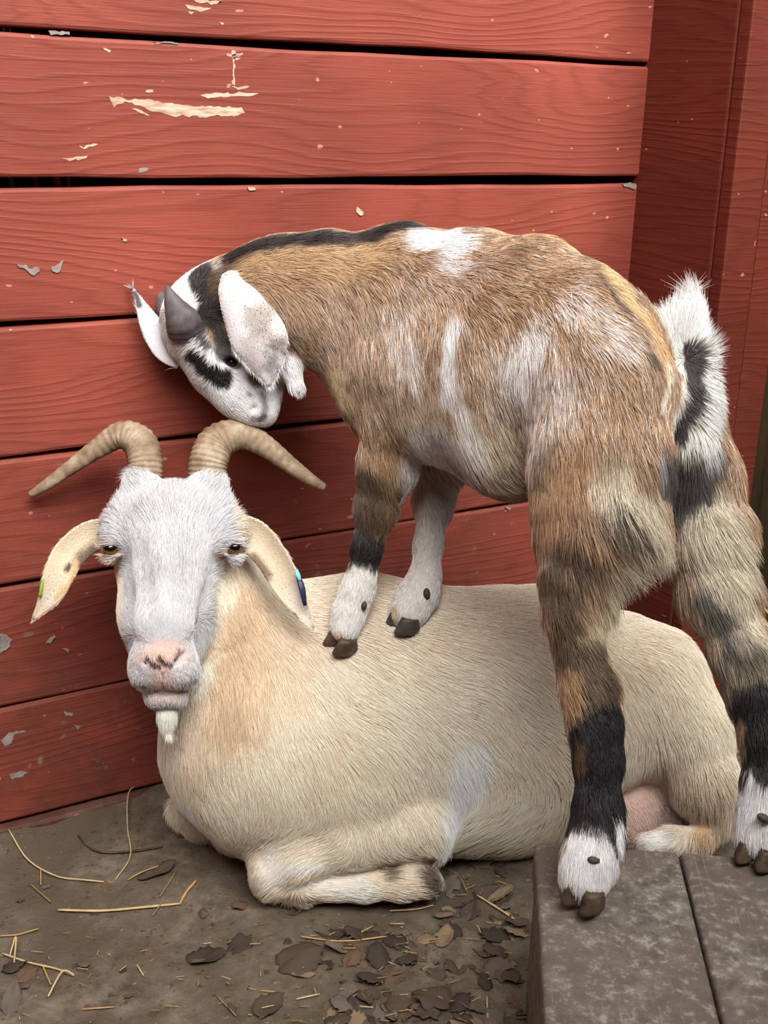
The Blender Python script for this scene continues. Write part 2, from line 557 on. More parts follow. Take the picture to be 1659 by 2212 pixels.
# ------------------------------------------------------------------ organic bodies: smooth-blended volumes turned into one skin
class Body:
    def __init__(s):
        s.ops = []          # (kind, list of prims, k_join, k_inner)

    def add(s, prims, k=0.02, ki=0.012):
        s.ops.append(('add', prims, k, ki))

    def sub(s, prims, k=0.006, ki=0.004):
        s.ops.append(('sub', prims, k, ki))

    @staticmethod
    def bounds(pr):
        if pr[0] == 'cone':
            _, a, b, ra, rb = pr
            return np.minimum(a - ra, b - rb), np.maximum(a + ra, b + rb)
        _, c, R, r = pr
        ext = np.sqrt(((R * r[:, None]) ** 2).sum(0))
        return c - ext, c + ext

    @staticmethod
    def dist(pr, x, y, z):
        if pr[0] == 'cone':
            _, a, b, ra, rb = pr
            ba = b - a
            L = float(ba @ ba) + 1e-12
            px, py, pz = x - a[0], y - a[1], z - a[2]
            h = np.clip((px * ba[0] + py * ba[1] + pz * ba[2]) / L, 0, 1)
            return np.sqrt((px - h * ba[0]) ** 2 + (py - h * ba[1]) ** 2 + (pz - h * ba[2]) ** 2) - (ra + (rb - ra) * h)
        _, c, R, r = pr
        px, py, pz = x - c[0], y - c[1], z - c[2]
        q = [R[i, 0] * px + R[i, 1] * py + R[i, 2] * pz for i in range(3)]
        k0 = np.sqrt(sum((q[i] / r[i]) ** 2 for i in range(3)))
        k1 = np.sqrt(sum((q[i] / r[i] ** 2) ** 2 for i in range(3))) + 1e-9
        return k0 * (k0 - 1) / k1

    def build(s, axes):
        xs, ys, zs = [a.astype(np.float32) for a in axes]
        F = np.full((len(xs), len(ys), len(zs)), 0.5, np.float32)
        for kind, prims, k, ki in s.ops:
            lo = np.min([s.bounds(p)[0] for p in prims], 0) - (k + ki + 0.012)
            hi = np.max([s.bounds(p)[1] for p in prims], 0) + (k + ki + 0.012)
            sl = []
            for ax, l, h in zip((xs, ys, zs), lo, hi):
                i0, i1 = np.searchsorted(ax, l), np.searchsorted(ax, h)
                sl.append(slice(max(i0 - 1, 0), min(i1 + 1, len(ax))))
            x = xs[sl[0]][:, None, None]; y = ys[sl[1]][None, :, None]; z = zs[sl[2]][None, None, :]
            G = None
            for p in prims:
                d = s.dist(p, x, y, z).astype(np.float32)
                if G is None: G = d
                else:
                    h = np.clip(0.5 + 0.5 * (G - d) / ki, 0, 1)
                    G = G + (d - G) * h - ki * h * (1 - h)
            S = F[sl[0], sl[1], sl[2]]
            if kind == 'add':
                h = np.clip(0.5 + 0.5 * (S - G) / k, 0, 1)
                S = S + (G - S) * h - k * h * (1 - h)
            else:
                G = -G
                h = np.clip(0.5 - 0.5 * (S - G) / k, 0, 1)
                S = S + (G - S) * h + k * h * (1 - h)
            F[sl[0], sl[1], sl[2]] = S
        return surface_nets(F, xs, ys, zs)


def surface_nets(F, xs, ys, zs):
    ins = F < 0
    cnt = np.zeros(tuple(n - 1 for n in F.shape), np.int8)
    for a in (0, 1):
        for b in (0, 1):
            for c in (0, 1):
                cnt += ins[a:F.shape[0] - 1 + a, b:F.shape[1] - 1 + b, c:F.shape[2] - 1 + c]
    I, J, K = np.nonzero((cnt > 0) & (cnt < 8))
    idx = np.full(cnt.shape, -1, np.int32)
    idx[I, J, K] = np.arange(len(I))
    acc = np.zeros((len(I), 3)); num = np.zeros(len(I))
    axs = (xs, ys, zs)
    corners = [(a, b, c) for a in (0, 1) for b in (0, 1) for c in (0, 1)]
    for A in corners:
        for d in range(3):
            if A[d]: continue
            B = list(A); B[d] = 1
            fa = F[I + A[0], J + A[1], K + A[2]]; fb = F[I + B[0], J + B[1], K + B[2]]
            mk = (fa < 0) != (fb < 0)
            t = np.where(mk, fa / np.where(mk, fa - fb, 1), 0)
            P = np.stack([xs[I + A[0]], ys[J + A[1]], zs[K + A[2]]], 1).astype(float)
            base = (I, J, K)[d]
            P[:, d] += t * (axs[d][base + 1] - axs[d][base])
            acc += P * mk[:, None]; num += mk
    V = acc / num[:, None]
    quads = []
    nxx, nyy, nzz = F.shape
    for d in range(3):
        o1, o2 = [(1, 2), (2, 0), (0, 1)][d]
        sl0 = [slice(1, -1)] * 3; sl1 = [slice(1, -1)] * 3
        sl0[d] = slice(0, -1); sl1[d] = slice(1, None)
        a = ins[tuple(sl0)]; b = ins[tuple(sl1)]
        e = np.nonzero(a != b)
        e = [e[0], e[1], e[2]]
        flip = a[e[0], e[1], e[2]]
        pos = [e[k] + (0 if k == d else 1) for k in range(3)]
        q = []
        for (u, w) in ((-1, -1), (0, -1), (0, 0), (-1, 0)):
            c = [p.copy() for p in pos]
            c[o1] += u; c[o2] += w
            q.append(idx[c[0], c[1], c[2]])
        q = np.stack(q, 1)
        q[~flip] = q[~flip][:, ::-1]
        quads.append(q)
    Q = np.concatenate(quads)
    Q = Q[(Q >= 0).all(1)]
    # keep the largest island only
    return V, Q


def taubin(V, Q, it=4, lam=0.5, mu=-0.52):
    e = np.concatenate([Q[:, [0, 1]], Q[:, [1, 2]], Q[:, [2, 3]], Q[:, [3, 0]]])
    n = len(V)
    deg = np.bincount(e[:, 0], minlength=n) + np.bincount(e[:, 1], minlength=n)
    for k in range(it * 2):
        s = np.zeros_like(V)
        for d in range(3):
            s[:, d] = np.bincount(e[:, 0], V[e[:, 1], d], n) + np.bincount(e[:, 1], V[e[:, 0], d], n)
        L = s / np.maximum(deg, 1)[:, None] - V
        V = V + (lam if k % 2 == 0 else mu) * L
    return V


def el(px, py, t, rx, ry, rz, rot=0.0):
    """ellipsoid given where it sits in view, with half sizes in pixels at its own depth"""
    c = PT(px, py, t)
    s = t / FPX
    a = math.radians(rot)
    ux = EX * math.cos(a) + EY * math.sin(a)
    uy = -EX * math.sin(a) + EY * math.cos(a)
    return ('el', c, np.stack([ux, uy, E0]), np.array([rx * s, ry * s, rz * s]))


def chain(pts):
    out = []
    for (a, b) in zip(pts[:-1], pts[1:]):
        out.append(('cone', PT(*a[:3]), PT(*b[:3]), a[3] * a[2] / FPX, b[3] * b[2] / FPX))
    return out


def axis(lo, hi, step, fine=None):
    """grid line positions, closer together inside the fine ranges"""
    out = [lo]
    while out[-1] < hi:
        x = out[-1]
        st = step
        if fine:
            for (a, b, fs) in fine:
                if a <= x <= b: st = min(st, fs)
        out.append(x + st)
    return np.array(out)


def catmull(P, n):
    P = np.asarray(P, float)
    Q = np.vstack([2 * P[0] - P[1], P, 2 * P[-1] - P[-2]])
    m_ = len(P) - 1
    out = []
    for s in np.linspace(0, m_, n):
        i = min(int(s), m_ - 1); u = s - i
        p0, p1, p2, p3 = Q[i:i + 4]
        out.append(0.5 * (2 * p1 + (p2 - p0) * u + (2 * p0 - 5 * p1 + 4 * p2 - p3) * u * u + (3 * p1 - p0 - 3 * p2 + p3) * u ** 3))
    return np.array(out)


def tube(stations, n=60, m_=20, ridge=0.0, nr=0, flat=1.0, twist=0.0):
    """horn: smooth tapered tube through (px,py,t,r) stations, with growth rings"""
    S = np.array([list(PT(*s[:3])) + [s[3] * s[2] / FPX] for s in stations])
    S = catmull(S, n)
    C, R = S[:, :3], np.maximum(S[:, 3], 0.0004)
    T = np.gradient(C, axis=0); T /= np.linalg.norm(T, axis=1)[:, None]
    nrm = np.cross(T[0], E0); nrm /= np.linalg.norm(nrm)
    V = []
    for i in range(n):
        nrm = nrm - T[i] * (nrm @ T[i]); nrm /= np.linalg.norm(nrm)
        bn = np.cross(T[i], nrm)
        u = i / (n - 1)
        rr = R[i]
        if nr: rr *= 1 + ridge * (1 - u) ** 0.7 * (abs(math.sin(math.pi * nr * u ** 0.8)) - 0.5)
        for j in range(m_):
            a = 2 * math.pi * j / m_ + twist * u
            V.append(C[i] + rr * (math.cos(a) * nrm + flat * math.sin(a) * bn))
    F = [(i * m_ + j, i * m_ + (j + 1) % m_, (i + 1) * m_ + (j + 1) % m_, (i + 1) * m_ + j) for i in range(n - 1) for j in range(m_)]
    F += [tuple(range(m_))[::-1], tuple((n - 1) * m_ + j for j in range(m_))]
    return np.array(V), F


def leaf_ear(stations, cup, n=36, m_=15, thick=0.0045, fold=0.0):
    """ear: cupped blade through (px,py,t,half width px[, turn in degrees about its own length])"""
    S = np.array([list(PT(*s[:3])) + [s[3] * s[2] / FPX, math.radians(s[4] if len(s) > 4 else 0)] for s in stations])
    S = catmull(S, n)
    C, Wd = S[:, :3], np.maximum(S[:, 3], 0.0006)
    T = np.gradient(C, axis=0); T /= np.linalg.norm(T, axis=1)[:, None]
    fr, bk = [], []
    for i in range(n):
        B = np.cross(T[i], E0); B /= np.linalg.norm(B)
        D = np.cross(B, T[i])
        if D @ E0 < 0: D = -D
        a = S[i, 4]
        B2 = B * math.cos(a) + D * math.sin(a); D2 = -B * math.sin(a) + D * math.cos(a)
        for j in range(m_):
            vv = -1 + 2 * j / (m_ - 1)
            p = C[i] + B2 * Wd[i] * vv * (1 - 0.12 * abs(cup) * vv * vv) - D2 * cup * Wd[i] * (vv * vv - 0.4) - D2 * fold * Wd[i] * max(0, vv) ** 3
            th = thick * (1 - 0.75 * vv ** 4) * (0.35 + 0.65 * min(1, Wd[i] / 0.012))
            fr.append(p - D2 * th * 0.5); bk.append(p + D2 * th * 0.5)
    V = np.array(fr + bk); o = n * m_
    F = []
    for i in range(n - 1):
        for j in range(m_ - 1):
            a, b, c, d = i * m_ + j, i * m_ + j + 1, (i + 1) * m_ + j + 1, (i + 1) * m_ + j
            F += [(a, b, c, d), (o + d, o + c, o + b, o + a)]
        for j in (0, m_ - 1):
            a, d = i * m_ + j, (i + 1) * m_ + j
            F.append((a, d, o + d, o + a) if j == 0 else (d, a, o + a, o + d))
    for i in (0, n - 1):
        for j in range(m_ - 1):
            a, b = i * m_ + j, i * m_ + j + 1
            F.append((b, a, o + a, o + b) if i == 0 else (a, b, o + b, o + a))
    return V, F


def blob_mesh(center, R, r, nu=18, nv=12, flat_bottom=None, power=1.0):
    V = []
    for i in range(nv + 1):
        th = math.pi * i / nv
        for j in range(nu):
            ph = 2 * math.pi * j / nu
            q = np.array([math.sin(th) * math.cos(ph), math.sin(th) * math.sin(ph), math.cos(th)]) * r
            V.append(center + q @ R)
    F = [(i * nu + j, (i + 1) * nu + j, (i + 1) * nu + (j + 1) % nu, i * nu + (j + 1) % nu) for i in range(nv) for j in range(nu)]
    return np.array(V), F


# ------------------------------------------------------------------ coat: colour markings + hair
def set_colors(me, name, cols):
    at = me.attributes.new(name, 'FLOAT_COLOR', 'POINT')
    at.data.foreach_set('color', np.column_stack([cols, np.ones(len(cols))]).astype(np.float32).ravel())


class Coat:
    """colour, comb direction and hair length over a skin mesh"""
    def __init__(s, base, V, faces):
        s.base = np.array(lin(*base))
        s.tree = BVHTree.FromPolygons([Vector(v) for v in V], [tuple(int(a) for a in f) for f in faces])
        s.marks = []; s.comb = []; s.leng = []

    def hit(s, px, py):
        d = Vector(ray(px, py)); dn = d.normalized()
        h = s.tree.ray_cast(Vector(CAM), dn)
        if h[0] is None:
            # nearest skin to the sight line
            best = None
            for t in np.linspace(1.0, 1.65, 66):
                q = s.tree.find_nearest(Vector(PT(px, py, t)))
                if best is None or q[3] < best[1]: best = (q[0], q[3])
            return np.array(best[0])
        return np.array(h[0])

    def mark(s, pts, r, col, soft=0.5, jag=0.5, op=1.0, streak=0.0):
        """pts: list of skin spots as seen; a band is laid through them. r in px at that depth"""
        P = [s.hit(*p) for p in pts]
        t = np.mean([(p - CAM) @ E0 for p in P])
        s.marks.append((P, r * t / FPX, np.array(lin(*col)), soft, jag, op, streak))

    def colors(s, p, roan=False):
        c = np.repeat(s.base[None], len(p), 0)
        nz = fbm(p, 55, 3) - 0.5
        nf = fbm(p + 3.1, 160, 2) - 0.5
        if roan and getattr(s, 'ground', None):     # a coat of mixed hairs
            u = RNG.random(len(p)) + 0.9 * nf
            acc = 0
            for pr, cc in s.ground:
                mk = (u >= acc) & (u < acc + pr)
                c[mk] = np.array(lin(*cc)); acc += pr
        for P, r, col, soft, jag, op, streak in s.marks:
            d = np.full(len(p), 9.0)
            if len(P) == 1: d = np.linalg.norm(p - P[0], axis=1)
            for a, b in zip(P[:-1], P[1:]):
                ba = b - a
                h = np.clip(((p - a) @ ba) / (ba @ ba + 1e-12), 0, 1)
                d = np.minimum(d, np.linalg.norm(p - a - h[:, None] * ba, axis=1))
            d = d / r + jag * (nz * 1.6 + nf * 0.8)
            w = np.clip((1 + soft * 0.5 - d) / max(soft, 1e-3), 0, 1)
            w = w * w * (3 - 2 * w) * op
            if streak: w = (RNG.random(len(p)) < w * (0.75 + 1.2 * nf)) * 1.0 if roan else w * 0.8
            c = c + (col - c) * w[:, None]
        return c

    def flow(s, px, py, dx, dy, w=1.0, L=None, lift=None):
        s.comb.append((s.hit(px, py), (EX * dx - EY * dy) / math.hypot(dx, dy), w, L, lift))

    def field(s, p):
        D = np.zeros_like(p); Wt = np.zeros(len(p)) + 1e-12; Ls = np.zeros(len(p)); Lf = np.zeros(len(p))
        for (q, d, w, L, lift) in s.comb:
            k = w / (((p - q) ** 2).sum(1) + 0.02 ** 2) ** 1.75
            D += k[:, None] * d; Wt += k; Ls += k * L; Lf += k * lift
        return D / np.linalg.norm(D, axis=1)[:, None], Ls / Wt, Lf / Wt


def mesh_tris(V, faces):
    tri = []
    for f in faces:
        for k in range(1, len(f) - 1): tri.append((f[0], f[k], f[k + 1]))
    return np.array(tri)


def vnormals(V, tri):
    n = np.cross(V[tri[:, 1]] - V[tri[:, 0]], V[tri[:, 2]] - V[tri[:, 0]])
    out = np.zeros_like(V)
    for k in range(3):
        for d in range(3): out[:, d] += np.bincount(tri[:, k], n[:, d], len(V))
    return out / (np.linalg.norm(out, axis=1)[:, None] + 1e-12)


HBRIGHT = 1.22
HSAT = 0.86


def grow(name, parent, V, faces, coat, count, mat, rad=0.00022, npt=4, wave=0.35, wfreq=60, colvar=0.12, dens=None, bias=True, lscale=1.0, grav=0.1, tipfade=0.15, bright=1.0):
    V = np.asarray(V, float)
    Q = np.asarray([f for f in faces if len(f) == 4])
    tri = np.concatenate([Q[:, [0, 1, 2]], Q[:, [0, 2, 3]]])
    nv = vnormals(V, tri)
    a = V[tri[:, 0]]; b = V[tri[:, 1]]; c = V[tri[:, 2]]
    area = 0.5 * np.linalg.norm(np.cross(b - a, c - a), axis=1)
    cen = (a + b + c) / 3
    w = area.copy()
    if bias:  # the side one can see gets most of the hair, the rest enough to stay covered
        fn = nv[tri[:, 0]]
        vd = cen - CAM; vd /= np.linalg.norm(vd, axis=1)[:, None]
        w *= np.where((fn * vd).sum(1) < 0.25, 1.0, 0.3)
    if dens is not None: w *= dens(cen)
    n = int(count * HAIR)
    ti = RNG.choice(len(tri), n, p=w / w.sum())
    r1 = np.sqrt(RNG.random(n)); r2 = RNG.random(n)
    wa, wb, wc = (1 - r1)[:, None], (r1 * (1 - r2))[:, None], (r1 * r2)[:, None]
    T = tri[ti]
    p = V[T[:, 0]] * wa + V[T[:, 1]] * wb + V[T[:, 2]] * wc
    nr = nv[T[:, 0]] * wa + nv[T[:, 1]] * wb + nv[T[:, 2]] * wc
    nr /= np.linalg.norm(nr, axis=1)[:, None]
    d, L, lift = coat.field(p)
    wob = np.stack([fbm(p + 11 * k, wfreq, 2) - 0.5 for k in range(3)], 1) * 2
    d = d + wob * wave + RNG.normal(0, 0.10, (n, 3))
    d = d - nr * (d * nr).sum(1)[:, None]
    d /= np.linalg.norm(d, axis=1)[:, None] + 1e-9
    L = L * (0.65 + 0.7 * RNG.random(n)) * (0.75 + 0.6 * (fbm(p + 5, wfreq, 1))) * lscale
    pts = np.zeros((n, npt, 3))
    for k in range(npt):
        u = k / (npt - 1)
        ang = lift * (1 - 0.55 * u)
        pts[:, k] = p + (d * (np.cos(lift * (1 - .5 * u)) * u * L)[:, None]) + nr * (np.sin(ang) * u * L)[:, None] - nr * 0.0006 * (u == 0)
        pts[:, k, 2] -= grav * L * u * u
    cu = bpy.data.hair_curves.new(name)
    cu.add_curves([npt] * n)
    cu.attributes['position'].data.foreach_set('vector', pts.astype(np.float32).ravel())
    rr = np.array([1.0, 0.9, 0.62, 0.12]) if npt == 4 else np.linspace(1, 0.12, npt)
    R = (rad * (0.7 + 0.6 * RNG.random(n)))[:, None] * rr
    ra = cu.attributes.get('radius') or cu.attributes.new('radius', 'FLOAT', 'POINT')
    ra.data.foreach_set('value', R.astype(np.float32).ravel())
    col = coat.colors(p, True)
    lum = col.mean(1, keepdims=True)
    col = (lum + (col - lum) * HSAT) * HBRIGHT * bright
    var = 1 + RNG.normal(0, colvar, n) + 0.5 * colvar * (fbm(p + 2, 140, 2) - 0.5) * 4
    col = np.clip(col * np.clip(var, 0.3, 1.8)[:, None], 0.002, 0.95)
    ca = cu.attributes.new('coat', 'FLOAT_COLOR', 'POINT')
    cc = np.repeat(col[:, None], npt, 1)
    for k in range(npt): cc[:, k] *= 1 + tipfade * (k / (npt - 1) - 0.3)
    ca.data.foreach_set('color', np.concatenate([np.clip(cc, 0, 0.97), np.ones((n, npt, 1))], 2).astype(np.float32).ravel())
    cu.materials.append(mat)
    o = bpy.data.objects.new(name, cu)
    link(o, parent)
    o['kind'] = 'stuff'
    return o


def fur_mat(name, rough=0.55, spec=0.25, trans=0.0):
    g = N(name, rough, spec)
    at = g.n('Attribute', attribute_name='coat')
    out = [n_ for n_ in g.t.nodes if n_.type == 'OUTPUT_MATERIAL'][0]
    g.t.nodes.remove(g.b)
    df = g.n('BsdfDiffuse'); g.l(at.outputs['Color'], df.inputs['Color'])
    if spec > 0.15:
        gl = g.n('BsdfGlossy'); gl.inputs['Roughness'].default_value = rough
        mx = g.n('MixShader'); mx.inputs[0].default_value = spec * 0.25
        g.l(df.outputs[0], mx.inputs[1]); g.l(gl.outputs[0], mx.inputs[2]); g.l(mx.outputs[0], out.inputs[0])
    else:
        g.l(df.outputs[0], out.inputs[0])
    return g.mat


M_FUR = fur_mat('coat_hair', 0.5, 0.24)
M_SKIN = fur_mat('coat_skin', 0.8, 0.1)


def skin_obj(name, V, faces, coat, parent, dark=1.0, mat=None):
    me = bpy.data.meshes.new(name)
    me.from_pydata(V.tolist(), [], [tuple(int(a) for a in f) for f in faces])
    me.shade_smooth()
    set_colors(me, 'coat', coat.colors(V) * dark)
    me.materials.append(mat or M_SKIN)
    return link(bpy.data.objects.new(name, me), parent)


def claw_foot(parent, px, py, t, dirx, diry, ln, wd, hg, mat, split=1.0, name='hoof', up=None, at=None):
    """cloven foot: two wedge-shaped claws side by side, flat underneath, pointing (dirx,diry) on the ground as seen"""
    c = PT(px, py, t) if at is None else at
    U = np.array([0, 0, 1.0]) if up is None else np.asarray(up, float)
    f = EX * dirx - EY * diry
    f = f - U * (f @ U); f /= np.linalg.norm(f)
    s = np.cross(U, f)
    k = t / FPX
    for sg in (-1, 1):
        V, F = [], []
        nu, nv = 16, 7
        cc = c + s * sg * wd * k * 0.5 * split
        for i in range(nv + 1):
            h = i / nv
            for j in range(nu):
                a = 2 * math.pi * j / nu
                ex = math.cos(a); ey = math.sin(a)
                rb = (0.86 if i == 0 else 1.0) * (1 - 0.22 * max(0, h - 0.7))
                fx = ex * ln * k * rb * (1.0 - 0.34 * h) * (1 if ex < 0 else 1.05)
                sy = ey * wd * k * 0.5 * rb * (1 - 0.16 * h) * (1 - 0.38 * max(0, ex) ** 2)
                V.append(cc + f * (fx - 0.22 * ln * k * h) + s * sy + U * (hg * k * h * (1.0 - 0.25 * max(0, -ex))))
        for i in range(nv):
            for j in range(nu):
                F.append((i * nu + j, i * nu + (j + 1) % nu, (i + 1) * nu + (j + 1) % nu, (i + 1) * nu + j))
        F += [tuple(range(nu))[::-1], tuple(nv * nu + j for j in range(nu))]
        mesh_obj(name, V, F, mat, parent)


def horn_mat(name, stops, ring=0.0):
    g = N(name, 0.55, 0.35)
    v = g.coord('Object')
    g.color(g.ramp(g.noise(v, 45, 5, 0.65), stops))
    g.normal(g.bump(g.noise(v, 220, 3), 0.3, 0.0008))
    return g.mat


M_HORN = horn_mat('tan_horn', [(0.3, lin(112, 92, 70)), (0.5, lin(148, 126, 101)), (0.72, lin(186, 172, 150))])
M_KHORN = horn_mat('grey_horn', [(0.3, lin(66, 60, 60)), (0.6, lin(104, 97, 96)), (0.8, lin(132, 124, 120))])
M_HOOF = horn_mat('hoof_horn', [(0.3, lin(42, 34, 30)), (0.55, lin(84, 68, 52)), (0.75, lin(140, 112, 76))])
M_HOOFD = horn_mat('dark_hoof_horn', [(0.3, lin(40, 36, 34)), (0.6, lin(76, 68, 60)), (0.8, lin(112, 96, 76))])
g = N('wet_eye', 0.05, 0.6); g.color(g.ramp(g.noise(g.coord('Object'), 90, 2), [(0.3, lin(84, 54, 22)), (0.7, lin(120, 82, 36))])); M_IRIS = g.mat
g = N('eye_pupil', 0.04, 0.7); g.color(lin(12, 10, 12)); M_PUPIL = g.mat

# ================================================================== the lying goat
doe = props(empty('goat', tuple(PZ(760, 1800, 0))), 'cream adult goat with white face and curved horns lying by the red wall', 'goat')
B = Body()
# trunk
B.add([el(600, 1610, 1.41, 232, 245, 205), el(830, 1552, 1.45, 330, 300, 215), el(1070, 1556, 1.49, 290, 286, 215), el(1310, 1525, 1.54, 205, 178, 170)], 0.02, 0.04)
B.add([el(1400, 1500, 1.535, 110, 120, 130)], 0.03)                               # pin bone / rump
B.add(chain([(1180, 1345, 1.50, 60), (1330, 1395, 1.535, 60), (1430, 1440, 1.55, 60)]), 0.04)  # croup
# neck
B.add(chain([(410, 1190, 1.375, 112), (455, 1380, 1.385, 118), (520, 1560, 1.40, 158)]), 0.04, 0.03)
B.add(chain([(470, 1300, 1.40, 90), (600, 1400, 1.43, 130), (720, 1420, 1.45, 160)]), 0.05, 0.03)
B.add([el(452, 1630, 1.42, 76, 118, 100)], 0.03)
# near foreleg, folded
B.add([el(760, 1640, 1.36, 150, 170, 75, -20)], 0.04)
B.add(chain([(900, 1780, 1.37, 78), (760, 1810, 1.365, 66), (640, 1850, 1.36, 58), (592, 1880, 1.362, 54)]), 0.02, 0.012)
B.add(chain([(592, 1896, 1.365, 50), (650, 1912, 1.365, 37), (780, 1912, 1.362, 33), (860, 1905, 1.362, 36), (905, 1898, 1.362, 42)]), 0.005, 0.01)
# far foreleg knee
B.add(chain([(402, 1752, 1.47, 38), (430, 1764, 1.475, 42), (520, 1775, 1.47, 55)]), 0.01, 0.01)
B.add([el(520, 1790, 1.43, 60, 50, 60)], 0.02)
# hind leg
B.add(chain([(1400, 1470, 1.52, 105), (1475, 1580, 1.50, 92), (1518, 1690, 1.48, 72), (1545, 1752, 1.475, 46)]), 0.025, 0.02)
B.add(chain([(1552, 1765, 1.475, 36), (1515, 1808, 1.465, 26), (1450, 1815, 1.455, 24), (1400, 1822, 1.45, 24)]), 0.008, 0.008)
# udder
B.add([el(1372, 1735, 1.525, 100, 98, 70), el(1440, 1765, 1.505, 34, 38, 34)], 0.008, 0.02)
# head
B.add([el(374, 1146, 1.335, 116, 88, 110)] + chain([(376, 1132, 1.316, 88), (366, 1235, 1.279, 66), (357, 1335, 1.256, 56), (351, 1405, 1.247, 52)]), 0.03, 0.02)
B.add(chain([(370, 1225, 1.352, 118), (364, 1330, 1.324, 96), (358, 1450, 1.284, 62)]), 0.012, 0.02)
B.add([el(258, 1160, 1.318, 38, 44, 44), el(492, 1158, 1.318, 38, 44, 44)], 0.016)       # brows
B.add([el(310, 1052, 1.330, 36, 28, 34), el(447, 1052, 1.330, 38, 28, 34)] + chain([(310, 1068, 1.332, 40), (268, 1140, 1.328, 46)]) + chain([(446, 1068, 1.332, 42), (482, 1140, 1.328, 46)]), 0.012)       # horn bosses
B.add([el(352, 1425, 1.255, 72, 54, 52), el(322, 1455, 1.254, 40, 36, 42), el(386, 1453, 1.254, 42, 36, 42)], 0.014, 0.012)
B.add([el(354, 1420, 1.243, 38, 24, 26)], 0.008)                                             # nose pad
B.add([el(358, 1500, 1.268, 46, 30, 38)] + chain([(359, 1492, 1.285, 42), (366, 1430, 1.325, 74)]), 0.007, 0.012)                                             # chin
B.sub(chain([(300, 1478, 1.245, 4), (325, 1492, 1.234, 5), (356, 1498, 1.230, 5), (390, 1490, 1.234, 5), (424, 1468, 1.250, 4)]), 0.006)
B.sub(chain([(314, 1418, 1.236, 5), (322, 1430, 1.232, 8), (336, 1438, 1.232, 6)]), 0.004)  # nostrils
B.sub(chain([(394, 1410, 1.236, 5), (386, 1424, 1.232, 8), (372, 1436, 1.232, 6)]), 0.004)
B.sub(chain([(352, 1428, 1.226, 3), (352, 1488, 1.228, 3)]), 0.004)
B.sub([el(239, 1187, 1.296, 23, 16, 28)], 0.005)
B.sub([el(505, 1186, 1.296, 23, 17, 28)], 0.005)
B.add(chain([(214, 1182, 1.312, 4), (236, 1167, 1.301, 5), (262, 1180, 1.301, 4)]), 0.003)      # lids
B.add(chain([(480, 1182, 1.301, 4), (504, 1165, 1.301, 5), (530, 1180, 1.312, 4)]), 0.003)
B.add(chain([(218, 1198, 1.312, 3), (240, 1207, 1.303, 4), (264, 1198, 1.302, 3)]), 0.003)
B.add(chain([(480, 1196, 1.302, 3), (504, 1208, 1.303, 4), (528, 1197, 1.312, 3)]), 0.003)
B.sub(chain([(294, 1215, 1.252, 10), (300, 1300, 1.232, 10)]), 0.03)                       # hollows beside the nasal bone
B.sub(chain([(430, 1215, 1.252, 10), (412, 1300, 1.232, 10)]), 0.03)

hc = PT(365, 1280, 1.30)
V, Q = B.build([axis(0.20, 1.16, 0.0052, [(hc[0] - .10, hc[0] + .10, 0.0028)]),
                axis(-0.50, 0.02, 0.0052, [(hc[1] - .13, hc[1] + .13, 0.0028)]),
                axis(-0.03, 0.56, 0.0052, [(hc[2] - .12, hc[2] + .16, 0.0028)])])
V = taubin(V, Q, 5)
V[:, 2] = np.maximum(V[:, 2], -0.004)
K = Coat((220, 203, 180), V, Q)
CR = (238, 232, 224); TAN = (206, 176, 138); LT = (232, 218, 198)
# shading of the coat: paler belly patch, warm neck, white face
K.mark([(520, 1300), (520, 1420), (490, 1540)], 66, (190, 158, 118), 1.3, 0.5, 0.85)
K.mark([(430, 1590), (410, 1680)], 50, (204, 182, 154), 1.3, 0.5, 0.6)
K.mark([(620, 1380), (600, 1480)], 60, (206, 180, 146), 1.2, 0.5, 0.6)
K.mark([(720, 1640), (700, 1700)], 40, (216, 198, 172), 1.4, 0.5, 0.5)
K.mark([(700, 1340), (1100, 1330)], 90, (214, 194, 172), 1.2, 0.4, 0.6)
K.mark([(1010, 1640), (990, 1720), (975, 1790)], 46, (244, 238, 228), 0.9, 0.6, 0.9)
K.mark([(900, 1560), (1100, 1500)], 90, (224, 210, 190), 1.2, 0.4, 0.5)
K.mark([(1300, 1400), (1350, 1440)], 40, (210, 192, 166), 1.2, 0.6, 0.6)
K.mark([(1440, 1690), (1540, 1690), (1540, 1760)], 46, (192, 172, 144), 1.0, 0.6, 0.7)
K.mark([(590, 1870), (640, 1890), (760, 1915)], 40, (236, 226, 212), 0.7, 0.4, 0.8)
K.mark([(405, 1750)], 42, (236, 226, 214), 0.6, 0.3, 0.8)
K.mark([(630, 1895), (700, 1888), (820, 1870)], 9, (214, 182, 132), 0.8, 0.4, 0.7)
K.mark([(610, 1938), (670, 1945)], 12, (120, 92, 66), 0.8, 0.6, 0.8)
K.mark([(840, 1885)], 20, (96, 78, 62), 0.8, 0.8, 0.75)
K.mark([(925, 1890), (935, 1920)], 30, (96, 78, 66), 0.8, 0.5, 0.95)
K.mark([(880, 1900)], 20, (228, 208, 184), 0.8, 0.5, 0.8)
K.mark([(1370, 1700), (1380, 1760), (1350, 1800)], 90, (222, 190, 176), 0.4, 0.2, 1.0)
K.mark([(1445, 1765)], 28, (168, 150, 148), 1.0, 0.3, 0.8)
K.mark([(1440, 1812), (1405, 1818)], 22, (236, 228, 216), 0.6, 0.3, 1.0)
K.mark([(1515, 1800), (1535, 1800)], 20, (200, 164, 120), 0.6, 0.5, 0.9)
K.mark([(1425, 1640), (1440, 1700), (1480, 1780)], 10, (170, 146, 118), 1.0, 0.4, 0.7)  # darker line painting shade into the thigh crease
